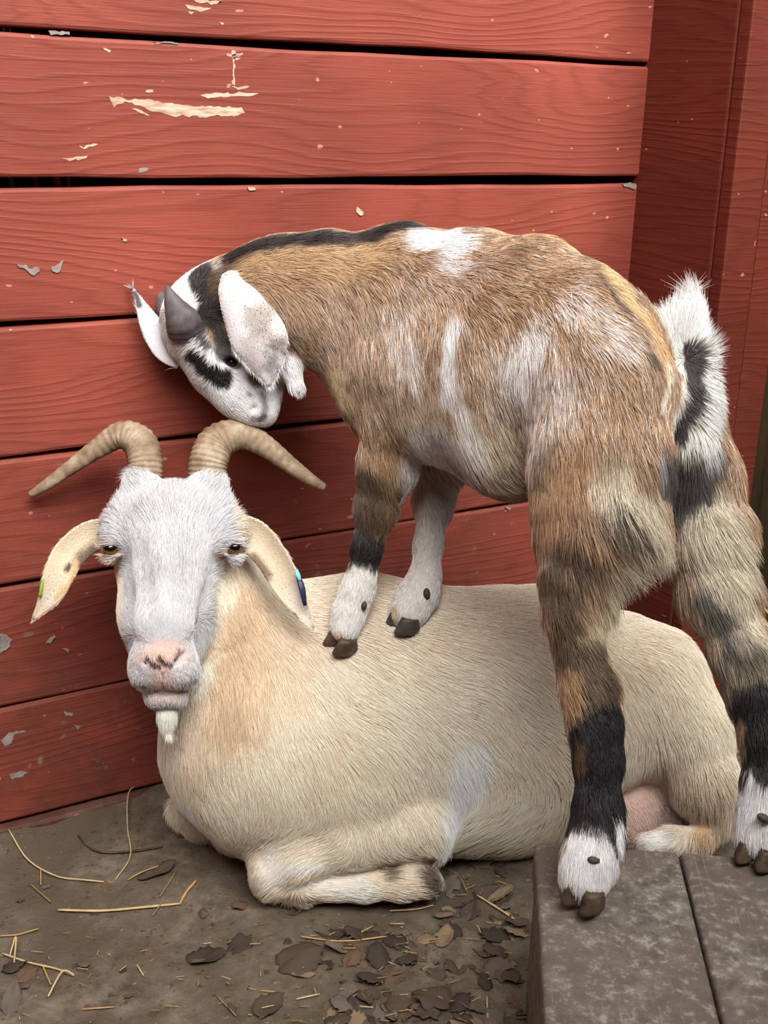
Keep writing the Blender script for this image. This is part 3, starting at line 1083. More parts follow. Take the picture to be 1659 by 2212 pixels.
# face
K.mark([(375, 1060), (370, 1150), (362, 1260), (355, 1400)], 182, (192, 192, 194), 0.35, 0.2, 1.0)
K.mark([(260, 1120), (470, 1100)], 60, (192, 192, 194), 0.5, 0.2, 1.0)
K.mark([(300, 1470), (356, 1470), (410, 1470)], 60, (196, 193, 193), 0.5, 0.2, 1.0)
K.mark([(508, 1110), (516, 1150)], 18, (226, 200, 164), 0.9, 0.5, 0.8)
K.mark([(490, 1235), (480, 1290)], 26, (226, 208, 182), 1.0, 0.5, 0.7)
K.mark([(470, 1200), (485, 1205)], 14, (206, 178, 146), 1.0, 0.5, 0.6)
K.mark([(236, 1180), (252, 1200)], 22, (196, 176, 162), 0.9, 0.4, 0.8)
K.mark([(232, 1200), (262, 1205)], 8, (96, 80, 74), 0.8, 0.4, 0.8)
K.mark([(474, 1206), (490, 1203)], 5, (90, 70, 60), 0.9, 0.4, 0.8)
K.mark([(312, 1412), (350, 1404), (388, 1408)], 26, (222, 192, 182), 1.3, 0.6, 0.6)
K.mark([(332, 1408), (372, 1405), (352, 1420)], 18, (224, 184, 170), 1.2, 0.6, 0.8)
K.mark([(352, 1440), (356, 1475)], 20, (226, 190, 178), 1.4, 0.6, 0.75)
K.mark([(318, 1420), (330, 1434), (344, 1440)], 5, (70, 52, 44), 0.7, 0.5, 0.95)  # nostril shade painted over the carved slits
K.mark([(344, 1420), (352, 1432), (368, 1436), (378, 1424)], 6, (72, 50, 44), 0.7, 0.7, 0.9)
K.mark([(386, 1402), (380, 1418)], 4, (110, 82, 74), 0.8, 0.6, 0.8)
K.mark([(352, 1450), (352, 1484)], 3, (110, 80, 74), 0.8, 0.4, 0.8)
K.mark([(310, 1484), (352, 1499), (400, 1488)], 5, (150, 112, 104), 0.9, 0.3, 0.9)
K.mark([(330, 1508), (385, 1505)], 12, (214, 190, 180), 1.0, 0.3, 0.6)
K.mark([(440, 1440), (428, 1480)], 16, (228, 222, 206), 0.9, 0.4, 0.7)

L0 = 0.016
for a in [
    (700, 1330, 1, .12, 1, .016, .22), (1000, 1320, 1, .08, 1, .018, .25), (1120, 1290, 1, -.2, .6, .02, .45), (1330, 1380, 1, .5, 1, .016, .25),
    (640, 1420, .55, .85, 1, .018, .25), (560, 1500, .1, 1, 1, .02, .25), (470, 1560, .1, 1, 1, .02, .25), (450, 1700, .25, 1, 1, .018, .25),
    (640, 1640, .4, 1, 1, .020, .28), (800, 1560, .9, .55, 1, .020, .28), (800, 1740, .45, 1, 1, .020, .28), (950, 1700, .5, 1, 1, .022, .3),
    (1000, 1480, 1, .35, 1, .018, .25), (1100, 1620, .6, .8, 1, .02, .3), (1080, 1760, -.9, .6, 1, .022, .3), (1180, 1560, .8, .6, 1, .02, .3),
    (1000, 1800, -.8, .5, .6, .024, .35), (1350, 1500, .6, .9, 1, .018, .28), (1450, 1560, .5, 1, 1, .018, .28), (1420, 1620, -.1, 1, .6, .024, .4),
    (1540, 1700, .3, 1, 1, .022, .35), (1500, 1770, -.2, 1, 1, .018, .3), (1440, 1815, -1, .1, .5, .008, .2), (1370, 1740, .4, .6, 1, .006, .2),
    (700, 1850, -.9, .35, 1, .012, .22), (590, 1870, -.7, .7, 1, .010, .2), (720, 1915, 1, 0, 1, .009, .2), (860, 1905, 1, .05, 1, .010, .25), (410, 1760, -.2, 1, 1, .012, .25),
    (372, 1065, .02, -1, 1, .014, .45), (290, 1060, -.6, -.8, .5, .016, .4), (460, 1060, .6, -.8, .5, .016, .4), (345, 1110, -.6, -.8, 1, .017, .4), (400, 1110, .6, -.8, 1, .017, .4), (372, 1180, 0, -1, 1, .013, .35), (290, 1130, -.7, -.8, 1, .016, .4), (450, 1120, .7, -.8, 1, .016, .4),
    (360, 1260, 0, -1, 1, .008, .2), (290, 1280, -.7, -.5, 1, .009, .2), (440, 1280, .7, -.4, 1, .009, .2), (352, 1360, 0, -1, 1, .005, .2),
    (250, 1180, -.7, .2, .6, .006, .3), (500, 1180, .7, .2, .6, .006, .3), (350, 1430, 0, 1, 1, .002, .15), (300, 1450, -.6, .8, 1, .006, .25), (410, 1450, .6, .8, 1, .006, .25),
    (355, 1515, 0, 1, 1, .006, .2), (430, 1400, .5, .9, .7, .010, .25), (500, 1290, .3, 1, 1, .016, .25), (440, 1480, .2, 1, 1, .016, .3),
]:
    K.flow(*a)
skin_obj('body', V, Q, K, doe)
DOE = K
zmin = hc[2] - 0.12
def head_dens(c):
    return 1 + 1.4 * np.exp(-(np.linalg.norm(c - hc, axis=1) / 0.13) ** 4)
grow('coat', doe, V, Q, K, 150000, M_FUR, rad=0.00024, wave=0.30, wfreq=46, colvar=0.09, dens=head_dens, grav=0.05, bright=1.12)


def side_part(name, stations, cup, coatfn, parent, flows, hairs, fold=0.0, thick=0.0045, L=0.006, rad=0.0002, n=36, lift=0.2):
    Ve, Fe = leaf_ear(stations, cup, fold=fold, thick=thick, n=n)
    k = coatfn(Ve, Fe)
    for f in flows: k.flow(*f)
    o = skin_obj(name, Ve, Fe, k, parent)
    if hairs: grow('ear_hair', o, Ve, Fe, k, hairs, M_FUR, rad=rad, wave=0.2, wfreq=60, colvar=0.08, grav=0.05)
    return o


def adult_ear_coat(right):
    def f(Ve, Fe):
        k = Coat((220, 202, 176), Ve, Fe)
        if not right:
            k.mark([(165, 1170), (130, 1225)], 26, (226, 206, 176), 1, .4, .7)
            k.mark([(148, 1222), (143, 1232)], 6, (70, 50, 36), .6, .4, .9)
            k.mark([(205, 1195), (180, 1212)], 20, (104, 82, 70), 1, .4, .85)  # shade of the ear hollow painted onto the blade
            k.mark([(90, 1300), (115, 1290)], 18, (226, 212, 194), 1, .4, .7)
            k.mark([(165, 1215), (155, 1255), (120, 1292)], 5, (214, 176, 120), .8, .3, .8)
        else:
            k.mark([(560, 1140), (610, 1215)], 26, (222, 204, 178), 1, .4, .7)
            k.mark([(548, 1205), (575, 1245)], 12, (112, 88, 70), 1, .4, .85)  # hollow's shade painted on this ear too
            k.mark([(640, 1280), (660, 1330)], 24, (230, 218, 204), 1, .4, .8)
            k.mark([(630, 1330), (632, 1338)], 4, (60, 46, 40), .6, .3, .9)
        return k
    return f


ear = side_part('ear', [(240, 1150, 1.335, 34, 0), (196, 1160, 1.33, 36, 8), (152, 1195, 1.325, 36, 12), (128, 1240, 1.32, 34, 14), (110, 1285, 1.32, 25, 8), (72, 1338, 1.325, 3, 0)],
                0.35, adult_ear_coat(False), doe, [(200, 1155, -1, .4, 1, .006, .2), (110, 1280, -.5, 1, 1, .006, .2)], 5000, fold=-0.25)
tag = Body()
g = N('yellow_green_plastic', 0.4, 0.4); g.color(lin(150, 190, 60)); M_TAGG = g.mat
g = N('blue_black_plastic', 0.4, 0.4); g.color(lin(28, 34, 60)); M_TAGB = g.mat
g = N('pale_blue_plastic', 0.4, 0.4); g.color(lin(120, 200, 216)); M_TAGC = g.mat
Ve, Fe = leaf_ear([(102, 1236, 1.318, 5, 70), (96, 1260, 1.316, 9, 72), (86, 1290, 1.314, 7, 74)], 0.0, n=10, m_=7, thick=0.002)
o = mesh_obj('ear_tag', Ve, Fe, M_TAGG, ear); o['label'] = 'yellow green ear tag'
ear = side_part('ear', [(505, 1150, 1.335, 38, 0), (548, 1158, 1.33, 40, -8), (590, 1205, 1.325, 38, -14), (622, 1262, 1.32, 35, -14), (648, 1310, 1.318, 22, -8), (677, 1356, 1.32, 3, 0)],
                0.35, adult_ear_coat(True), doe, [(560, 1160, 1, .5, 1, .006, .2), (640, 1290, .5, 1, 1, .006, .2)], 5000, fold=0.0)
Ve, Fe = leaf_ear([(642, 1238, 1.308, 4, 20), (652, 1270, 1.304, 7, 20), (659, 1308, 1.304, 4, 20)], 0.0, n=10, m_=7, thick=0.003)
o = mesh_obj('ear_tag', Ve, Fe, M_TAGB, ear); o['label'] = 'dark blue ear tag'
Ve, Fe = leaf_ear([(640, 1230, 1.306, 3, 20), (644, 1242, 1.304, 5, 20), (648, 1254, 1.304, 3, 20)], 0.0, n=8, m_=7, thick=0.003)
mesh_obj('tag_button', Ve, Fe, M_TAGC, o)

Vh, Fh = tube([(316, 1085, 1.352, 34), (313, 1035, 1.340, 37), (313, 992, 1.340, 37), (300, 955, 1.348, 36), (262, 940, 1.352, 31), (212, 968, 1.355, 23), (155, 1008, 1.358, 17), (105, 1044, 1.362, 13), (66, 1069, 1.366, 8)], n=150, ridge=0.13, nr=34, flat=0.85)
mesh_obj('horn', Vh, Fh, M_HORN, doe)
Vh, Fh = tube([(444, 1085, 1.352, 37), (447, 1035, 1.340, 40), (452, 992, 1.340, 41), (470, 955, 1.348, 40), (520, 938, 1.353, 33), (572, 963, 1.358, 25), (625, 1003, 1.364, 19), (668, 1034, 1.37, 14), (701, 1053, 1.376, 8)], n=150, ridge=0.13, nr=34, flat=0.85)
mesh_obj('horn', Vh, Fh, M_HORN, doe)

for (ex, ey, dx_) in ((238, 1186, -6), (505, 1184, 6)):
    c = PT(ex, ey, 1.3065)
    Rm = np.stack([EX, EY, E0])
    Ve, Fe = blob_mesh(c, Rm, np.array([.0095, .0095, .0095]))
    o = mesh_obj('eye', Ve, Fe, M_IRIS, doe)
    c2 = PT(ex + dx_ * .2, ey - 2, 1.3012)
    Ve, Fe = blob_mesh(c2, Rm, np.array([.0070, .0056, .0050]))
    mesh_obj('pupil', Ve, Fe, M_PUPIL, o)

# beard: a short hanging tuft
Vb, Fb = tube([(360, 1505, 1.275, 22), (360, 1530, 1.273, 19), (361, 1552, 1.271, 13), (362, 1572, 1.270, 3)], n=16, m_=14)
kb = Coat((238, 228, 208), Vb, Fb)
kb.flow(345, 1532, 0, 1, 1, .016, .2); kb.flow(372, 1532, 0.05, 1, 1, .018, .2); kb.flow(361, 1560, 0.1, 1, 1, .018, .2)
o = skin_obj('beard', Vb, Fb, kb, doe)
grow('beard_hair', o, Vb, Fb, kb, 2600, M_FUR, rad=0.00022, wave=0.3, colvar=0.08, grav=0.1, bias=False)
claw_foot(doe, 940, 1922, 1.372, 1, 0.15, 16, 20, 24, M_HOOFD)

# ================================================================== the standing kid
kid = props(empty('goat_kid', tuple(PZ(1260, 1950, HP))), 'brown, black and white goat kid standing with forefeet on the lying goat', 'goat')
B = Body()
B.add([el(850, 705, 1.325, 125, 195, 120), el(980, 765, 1.28, 185, 245, 150), el(1120, 795, 1.225, 190, 255, 165), el(1258, 768, 1.175, 162, 176, 160)], 0.02, 0.035)
B.add(chain([(880, 562, 1.32, 60), (1030, 572, 1.27, 58), (1170, 584, 1.22, 56), (1250, 638, 1.19, 54), (1322, 735, 1.175, 58), (1378, 818, 1.17, 60)]), 0.03, 0.02)
# neck
B.add(chain([(830, 655, 1.33, 140), (700, 630, 1.345, 112), (590, 624, 1.355, 92), (500, 636, 1.363, 80)]), 0.03, 0.03)
B.add(chain([(820, 760, 1.33, 110), (720, 705, 1.345, 88), (620, 685, 1.355, 72)]), 0.03, 0.03)
B.add([el(800, 830, 1.335, 70, 110, 90)], 0.03)
# near foreleg
B.add(chain([(862, 800, 1.29, 100), (858, 900, 1.30, 76), (840, 1000, 1.315, 62), (814, 1090, 1.325, 41), (794, 1180, 1.332, 28), (783, 1240, 1.340, 27), (772, 1278, 1.344, 31), (755, 1322, 1.347, 31), (745, 1356, 1.346, 32)]), 0.015, 0.014)
# far foreleg
B.add(chain([(960, 880, 1.375, 70), (958, 990, 1.385, 52), (936, 1080, 1.392, 37), (925, 1180, 1.396, 27), (919, 1240, 1.390, 28), (905, 1282, 1.382, 38), (888, 1312, 1.374, 36), (878, 1328, 1.370, 35)]), 0.012, 0.014)
# belly line and flank
B.add([el(1090, 960, 1.235, 100, 95, 100, -25)], 0.04)
# near hind leg
B.add(chain([(1300, 850, 1.14, 150), (1298, 1010, 1.125, 140), (1285, 1130, 1.115, 122), (1252, 1240, 1.108, 72), (1240, 1320, 1.104, 52), (1250, 1400, 1.10, 40), (1268, 1480, 1.098, 47), (1284, 1560, 1.096, 46), (1292, 1640, 1.094, 41), (1292, 1740, 1.092, 40), (1286, 1815, 1.09, 47), (1270, 1868, 1.085, 47), (1260, 1902, 1.08, 44)]), 0.03, 0.02)
B.add([el(1345, 1130, 1.115, 75, 75, 60)], 0.03)
B.add([el(1308, 1500, 1.104, 24, 46, 24)], 0.012)       # point of the hock
# far hind leg
B.add(chain([(1440, 900, 1.21, 110), (1490, 1030, 1.205, 95), (1518, 1150, 1.20, 84), (1548, 1270, 1.19, 72), (1602, 1400, 1.18, 57), (1640, 1500, 1.175, 58), (1660, 1590, 1.165, 50), (1662, 1700, 1.16, 48), (1650, 1768, 1.158, 46), (1636, 1812, 1.155, 44)]), 0.02, 0.02)
B.add([el(1570, 1130, 1.20, 40, 34, 40)], 0.02)
# rump under the tail
B.add([el(1460, 930, 1.185, 60, 110, 70)], 0.03)
# tail, carried up
B.add(chain([(1420, 770, 1.175, 40), (1460, 720, 1.172, 32), (1480, 690, 1.17, 24), (1492, 660, 1.17, 14)]), 0.02, 0.015)
B.add([el(1495, 790, 1.168, 40, 95, 18, 8)], 0.015)
# head: lowered, muzzle down
B.add([el(446, 680, 1.362, 84, 95, 80, -30), el(412, 668, 1.364, 46, 70, 58, -30)] + chain([(444, 722, 1.360, 80), (484, 790, 1.358, 68), (522, 850, 1.356, 50), (545, 880, 1.355, 40)]), 0.02, 0.02)
B.add(chain([(530, 720, 1.360, 76), (560, 790, 1.358, 56), (570, 850, 1.356, 36)]), 0.02, 0.02)
B.add([el(556, 886, 1.355, 36, 28, 40, -25)], 0.012)
B.add([el(572, 878, 1.355, 24, 36, 30, 0)], 0.01)
B.sub(chain([(552, 906, 1.331, 3), (566, 884, 1.326, 4), (582, 860, 1.328, 3)]), 0.005)
B.sub([el(548, 882, 1.331, 5, 8, 6, -30)], 0.003)
B.sub([el(500, 783, 1.326, 22, 12, 14, -30)], 0.008)
# wattle at the throat
B.add(chain([(608, 735, 1.335, 24), (626, 790, 1.330, 22), (640, 836, 1.328, 17)]), 0.012, 0.01)

kc = PT(470, 770, 1.365)
V, Q = B.build([axis(0.30, 1.00, 0.0046, [(kc[0] - .10, kc[0] + .10, 0.003)]),
                axis(-0.80, 0.0, 0.0046, [(kc[1] - .09, kc[1] + .08, 0.003)]),
                axis(0.17, 0.88, 0.0046, [(kc[2] - .08, kc[2] + .10, 0.003)])])
V = taubin(V, Q, 5)
BR = (160, 126, 94); TN = (192, 158, 114); DK = (74, 56, 42); BK = (36, 33, 36); WH = (236, 233, 230); RO = (186, 164, 148); GY = (128, 118, 114)
K = Coat(BR, V, Q)
K.ground = [(0.20, (206, 186, 164)), (0.16, (190, 150, 104)), (0.16, (104, 78, 58))]
# roan flecking over shoulder, flank and thigh
K.mark([(900, 640), (1000, 600)], 60, RO, 1.2, 0.9, 0.7, 1)
K.mark([(800, 700), (780, 800), (860, 880)], 70, (176, 148, 126), 1.2, 0.9, 0.6, 1)
K.mark([(860, 720), (880, 780)], 50, (212, 200, 192), 1.2, 1.0, 0.8, 1)
K.mark([(700, 660), (720, 720)], 50, (182, 156, 134), 1.2, 1.0, 0.5, 1)
K.mark([(1130, 800), (1190, 850), (1160, 900)], 80, (206, 192, 184), 1.2, 0.8, 0.9, 1)
K.mark([(1150, 720), (1130, 800)], 45, (232, 224, 218), 1.0, 0.9, 0.95, 1)
K.mark([(1230, 650), (1300, 700), (1330, 730)], 42, (222, 206, 198), 1.1, 1.0, 0.85, 1)
K.mark([(1060, 780), (1080, 850)], 40, (206, 190, 178), 1.1, 0.9, 0.6, 1)
K.mark([(1040, 960), (1100, 1030)], 70, (206, 188, 160), 1.0, 0.6, 0.8)
K.mark([(1000, 900), (1010, 960)], 40, (216, 208, 198), 1.0, 0.7, 0.8)
K.mark([(1120, 1060), (1145, 1075)], 30, (150, 138, 126), 1.0, 0.4, 0.8)
K.mark([(880, 900), (930, 870), (950, 930)], 40, (204, 184, 152), 1.0, 0.7, 0.7)
# neck
K.mark([(520, 570), (640, 560), (780, 560)], 45, TN, 1.0, 0.6, 0.8)
K.mark([(560, 620), (640, 640)], 50, (184, 150, 116), 1.0, 0.7, 0.6)
K.mark([(720, 800), (740, 840)], 32, (214, 186, 140), 1.0, 0.5, 0.8)
K.mark([(490, 558), (560, 530), (640, 518), (720, 513), (800, 510), (870, 488)], 31, (48, 40, 38), 0.9, 0.6, 1.0)
K.mark([(640, 526), (740, 524)], 18, (58, 48, 44), 1.0, 0.8, 0.8)
K.mark([(870, 474), (940, 468), (1010, 482)], 17, (78, 60, 40), 0.8, 0.8, 0.95)
# back
K.mark([(1030, 488), (1180, 492), (1260, 530)], 20, TN, 0.9, 0.6, 0.85)
K.mark([(1180, 505), (1250, 530), (1300, 588), (1350, 650), (1415, 720)], 21, (204, 172, 120), 0.8, 0.6, 0.95)
K.mark([(1180, 512), (1230, 532)], 9, (92, 70, 44), 0.9, 1.4, 0.85)
K.mark([(1240, 548), (1290, 606), (1335, 662)], 9, (78, 58, 38), 0.9, 1.2, 0.85)
K.mark([(1275, 560)], 9, (84, 64, 42), 0.9, 1.2, 0.8)
K.mark([(1330, 625)], 8, (84, 64, 42), 0.9, 1.2, 0.8)
K.mark([(1400, 700), (1430, 760)], 30, (196, 156, 104), 0.9, 0.7, 0.9)
K.mark([(1400, 765)], 16, (70, 52, 36), 1.0, 0.9, 0.8)
K.mark([(1430, 830), (1425, 880)], 16, (110, 76, 46), 1.0, 0.8, 0.8)
# white saddle and flash
K.mark([(890, 512), (940, 520), (975, 530)], 36, WH, 0.6, 0.5, 1.0)
K.mark([(940, 560), (985, 580)], 22, (224, 214, 210), 1.0, 0.7, 0.7)
K.mark([(980, 690), (968, 760), (960, 830)], 19, WH, 0.8, 0.7, 0.95)
K.mark([(975, 800), (990, 860)], 24, (214, 204, 196), 1.0, 0.7, 0.7)
# thigh and near hind leg
K.mark([(1230, 1000), (1200, 1100)], 60, (166, 122, 78), 1.0, 0.5, 0.6)
K.mark([(1180, 960), (1165, 1010)], 26, (104, 78, 56), 1.0, 0.5, 0.6)
K.mark([(1330, 1040), (1390, 1100), (1400, 1180), (1350, 1240), (1300, 1340)], 52, (206, 192, 166), 1.0, 0.7, 0.9)
K.mark([(1310, 1100), (1340, 1130)], 40, (96, 86, 70), 1.1, 1.0, 0.9, 1)
K.mark([(1210, 1180), (1250, 1190)], 36, (78, 60, 42), 1.1, 1.0, 0.9)
K.mark([(1200, 1250), (1215, 1340), (1222, 1400)], 42, (84, 62, 40), 0.9, 0.7, 0.9)
K.mark([(1290, 1300), (1270, 1370)], 24, (204, 184, 146), 1.0, 0.8, 0.8)
K.mark([(1280, 1420), (1290, 1480)], 50, (92, 74, 56), 0.9, 0.9, 0.9)
K.mark([(1230, 1460), (1235, 1530)], 24, (172, 132, 86), 1.0, 0.7, 0.85)
K.mark([(1310, 1440), (1320, 1500)], 24, (70, 58, 48), 1.0, 0.6, 0.8)
K.mark([(1325, 1545), (1330, 1520)], 12, (176, 132, 82), 1.0, 0.5, 0.7)
K.mark([(1255, 1560)], 24, (122, 86, 52), 1.0, 0.6, 0.8)
K.mark([(1300, 1600), (1295, 1700), (1290, 1790)], 86, BK, 0.25, 0.3, 1.0)
K.mark([(1250, 1600), (1252, 1650)], 14, (110, 78, 48), 1.0, 0.6, 0.7)
K.mark([(1275, 1868), (1260, 1940)], 86, WH, 0.18, 0.5, 1.0)
K.mark([(1335, 1770), (1338, 1820)], 14, WH, 0.5, 0.5, 1.0)
# far hind leg
K.mark([(1530, 1100), (1560, 1200), (1570, 1300), (1600, 1400)], 70, (204, 190, 166), 0.9, 0.7, 0.95)
K.mark([(1500, 1260), (1545, 1320), (1570, 1400)], 20, (86, 82, 78), 1.0, 0.7, 0.9)
K.mark([(1580, 1330), (1590, 1360)], 20, (110, 98, 84), 1.0, 0.8, 0.5)
K.mark([(1620, 1420), (1640, 1480)], 34, (96, 84, 66), 1.0, 0.9, 0.8)
K.mark([(1560, 1440), (1580, 1530)], 26, (150, 136, 120), 1.0, 0.6, 0.8)
K.mark([(1640, 1540), (1650, 1600), (1650, 1660)], 74, BK, 0.4, 0.4, 1.0)
K.mark([(1600, 1560), (1605, 1640)], 14, (178, 146, 104), 0.9, 0.5, 0.8)
K.mark([(1630, 1762), (1625, 1830)], 86, WH, 0.2, 0.5, 1.0)
# under the tail
K.mark([(1440, 1000), (1480, 1040), (1520, 990)], 46, (60, 58, 60), 0.8, 0.7, 0.95)
K.mark([(1470, 1080), (1450, 1110)], 24, (66, 64, 64), 1.0, 0.7, 0.9)
K.mark([(1415, 960), (1425, 1000)], 18, (150, 149, 150), 1.0, 0.8, 0.8)
K.mark([(1535, 950), (1530, 985)], 16, (168, 167, 168), 1.0, 0.8, 0.8)
K.mark([(1470, 660), (1490, 720), (1520, 800), (1500, 900)], 60, (240, 236, 224), 0.5, 0.3, 1.0)
K.mark([(1440, 780), (1430, 860)], 14, (220, 206, 184), 1.0, 0.5, 0.8)
K.mark([(1494, 770), (1490, 840), (1474, 900), (1462, 930)], 19, (58, 48, 48), 0.4, 0.15, 1.0)
# near foreleg
K.mark([(840, 1000), (830, 1060)], 44, (150, 116, 78), 1.0, 0.7, 0.7)
K.mark([(790, 1040), (790, 1130), (800, 1190)], 44, (74, 58, 42), 0.9, 0.9, 0.9)
K.mark([(850, 1080), (830, 1150)], 26, (108, 86, 56), 1.0, 0.9, 0.7)
K.mark([(775, 1185), (788, 1215), (812, 1190)], 46, (42, 37, 34), 0.7, 0.5, 1.0)
K.mark([(772, 1288), (755, 1330), (742, 1370)], 68, (226, 220, 212), 0.2, 0.4, 1.0)
K.mark([(735, 1385), (715, 1375)], 18, (196, 170, 130), 0.8, 0.4, 0.9)
# far foreleg: white, with its shaded grey painted into the coat
K.mark([(955, 980), (935, 1080), (922, 1200), (905, 1290), (870, 1345)], 80, (204, 196, 192), 0.5, 0.3, 1.0)
K.mark([(955, 960), (970, 985)], 40, (150, 136, 128), 1.0, 0.4, 0.8)
K.mark([(850, 1320), (850, 1340)], 14, (186, 160, 122), 1.0, 0.4, 0.8)
# head
K.mark([(400, 620), (360, 720), (430, 800), (540, 870)], 74, (222, 220, 220), 0.35, 0.25, 1.0)
K.mark([(560, 800), (575, 860), (600, 800), (640, 840)], 48, (222, 220, 218), 0.4, 0.3, 1.0)
K.mark([(430, 590), (445, 640), (455, 680)], 30, (44, 38, 38), 0.45, 0.5, 1.0)
K.mark([(470, 600), (480, 640)], 24, (92, 70, 52), 0.9, 0.5, 0.9)
K.mark([(430, 700), (440, 735), (450, 742)], 12, (56, 50, 52), 0.6, 0.7, 0.95)
K.mark([(470, 715), (480, 760)], 18, (40, 36, 38), 0.7, 0.5, 0.9)
K.mark([(420, 770), (450, 800), (478, 818)], 21, (30, 27, 28), 0.35, 0.6, 1.0)
K.mark([(490, 775), (515, 785)], 14, (112, 96, 88), 0.6, 0.4, 0.9)
K.mark([(540, 812), (550, 822)], 13, (96, 78, 66), 0.8, 0.6, 0.9)
K.mark([(566, 852), (574, 880), (566, 902)], 8, (120, 116, 116), 0.9, 0.7, 0.8)
K.mark([(560, 906), (570, 900)], 8, (96, 92, 92), 0.8, 0.4, 0.9)
K.mark([(536, 850)], 5, (90, 84, 84), 0.9, 0.5, 0.8)
K.mark([(545, 905)], 7, (150, 110, 106), 0.9, 0.4, 0.8)
for a in [
    (500, 580, 1, -.1, 1, .016, .35), (640, 560, 1, .1, 1, .020, .35), (780, 540, 1, .15, 1, .020, .35), (640, 505, 1, -.2, 1, .022, .5), (780, 500, 1, -.1, 1, .022, .45),
    (600, 680, .7, .7, 1, .020, .35), (720, 680, .5, .9, 1, .020, .35), (760, 800, .1, 1, 1, .022, .35), (880, 600, .6, .8, 1, .022, .35), (860, 760, .15, 1, 1, .022, .35),
    (940, 520, 1, .3, 1, .022, .25), (1000, 560, .9, .4, 1, .022, .3), (970, 720, .15, 1, 1, .026, .3), (1050, 640, .8, .6, 1, .022, .32), (1050, 850, .3, 1, 1, .024, .35),
    (1040, 990, .5, .8, 1, .026, .4), (1120, 1050, .8, .5, 1, .022, .4), (1200, 560, .9, .4, 1, .018, .32), (1200, 680, .5, .8, 1, .022, .35), (1150, 800, .1, 1, 1, .024, .35),
    (1200, 920, .2, 1, 1, .022, .35), (1320, 620, .6, .8, 1, .016, .3), (1340, 720, .6, .7, 1, .022, .35), (1300, 850, .15, 1, 1, .022, .35), (1400, 800, .3, 1, 1, .018, .35),
    (1300, 1000, .05, 1, 1, .022, .35), (1200, 1120, .1, 1, 1, .022, .3), (1300, 1150, .45, .9, 1, .034, .5), (1390, 1130, .6, .8, 1.3, .044, .6), (1350, 1240, .7, .6, 1.3, .046, .6), (1210, 1280, .3, 1, 1, .020, .3),
    (1230, 1400, .3, 1, 1, .018, .35), (1290, 1430, .6, .8, 1, .018, .4), (1240, 1520, .7, .6, 1, .016, .4), (1310, 1520, .4, .9, 1, .016, .4), (1290, 1650, .1, 1, 1, .012, .25), (1290, 1770, 0, 1, 1, .018, .3), (1330, 1780, .1, 1, 1, .02, .35),
    (1270, 1870, -.15, 1, 1, .014, .25), (1260, 1930, 0, 1, 1, .010, .2),
    (1520, 1050, .2, 1, 1, .024, .35), (1540, 1150, .4, .9, 1, .030, .5), (1580, 1130, .8, .6, 1, .042, .6), (1560, 1280, .4, .9, 1, .026, .4), (1590, 1380, .5, .9, 1, .020, .35), (1640, 1550, .1, 1, 1, .014, .3), (1630, 1780, 0, 1, 1, .014, .3),
    (1440, 980, .0, 1, 1, .024, .4), (1520, 980, .1, 1, 1, .024, .4), (1480, 1060, -.2, 1, 1, .022, .4),
    (840, 950, 0, 1, 1, .018, .3), (815, 1080, -.05, 1, 1, .014, .3), (850, 1080, .4, .9, 1, .018, .45), (790, 1200, -.1, 1, 1, .010, .25), (760, 1310, -.3, 1, 1, .009, .22), (740, 1370, -.4, 1, 1, .007, .2),
    (955, 980, .1, 1, 1, .012, .25), (985, 1040, .6, .8, 1, .018, .5), (922, 1180, 0, 1, 1, .008, .2), (880, 1320, -.5, .9, 1, .007, .2),
    (400, 620, -.3, -.6, 1, .008, .3), (440, 640, .5, -.5, 1, .010, .35), (380, 740, -.3, .3, 1, .008, .3), (430, 790, -.3, .2, 1, .008, .25), (520, 850, .5, .6, 1, .006, .22), (560, 890, .4, .8, 1, .003, .2), (500, 760, .8, .2, 1, .007, .25),
    (590, 800, .5, .8, 1, .012, .35), (630, 810, .3, 1, 1, .010, .35), (420, 730, -.4, .3, .7, .013, .6),
    (1485, 640, -.05, -1, 2, .028, .3), (1455, 700, -.3, -.9, 1, .018, .3), (1470, 760, -.4, -.5, 1, .014, .3), (1530, 760, .8, -.35, 2, .022, .4), (1525, 850, 1, .25, 2, .022, .4), (1510, 700, .4, -.9, 1, .022, .35), (1450, 850, -.5, .6, 1, .014, .3), (1490, 800, .1, 1, 1.5, .008, .2),
]:
    K.flow(*a)
skin_obj('body', V, Q, K, kid)
grow('coat', kid, V, Q, K, 175000, M_FUR, rad=0.00023, wave=0.45, wfreq=75, colvar=0.22, grav=0.08, tipfade=0.3, lscale=0.72)
tailc = PT(1495, 780, 1.165)
def tail_dens(c):
    return np.exp(-(np.linalg.norm(c - tailc, axis=1) / 0.055) ** 6) * (1 - 0.9 * np.exp(-(np.linalg.norm(c - PT(1488, 850, 1.155), axis=1) / 0.018) ** 2)) + 1e-6
grow('tail_fringe', kid, V, Q, K, 9000, M_FUR, rad=0.00024, wave=0.3, wfreq=50, colvar=0.06, grav=0.0, dens=tail_dens, lscale=1.0, bias=False)

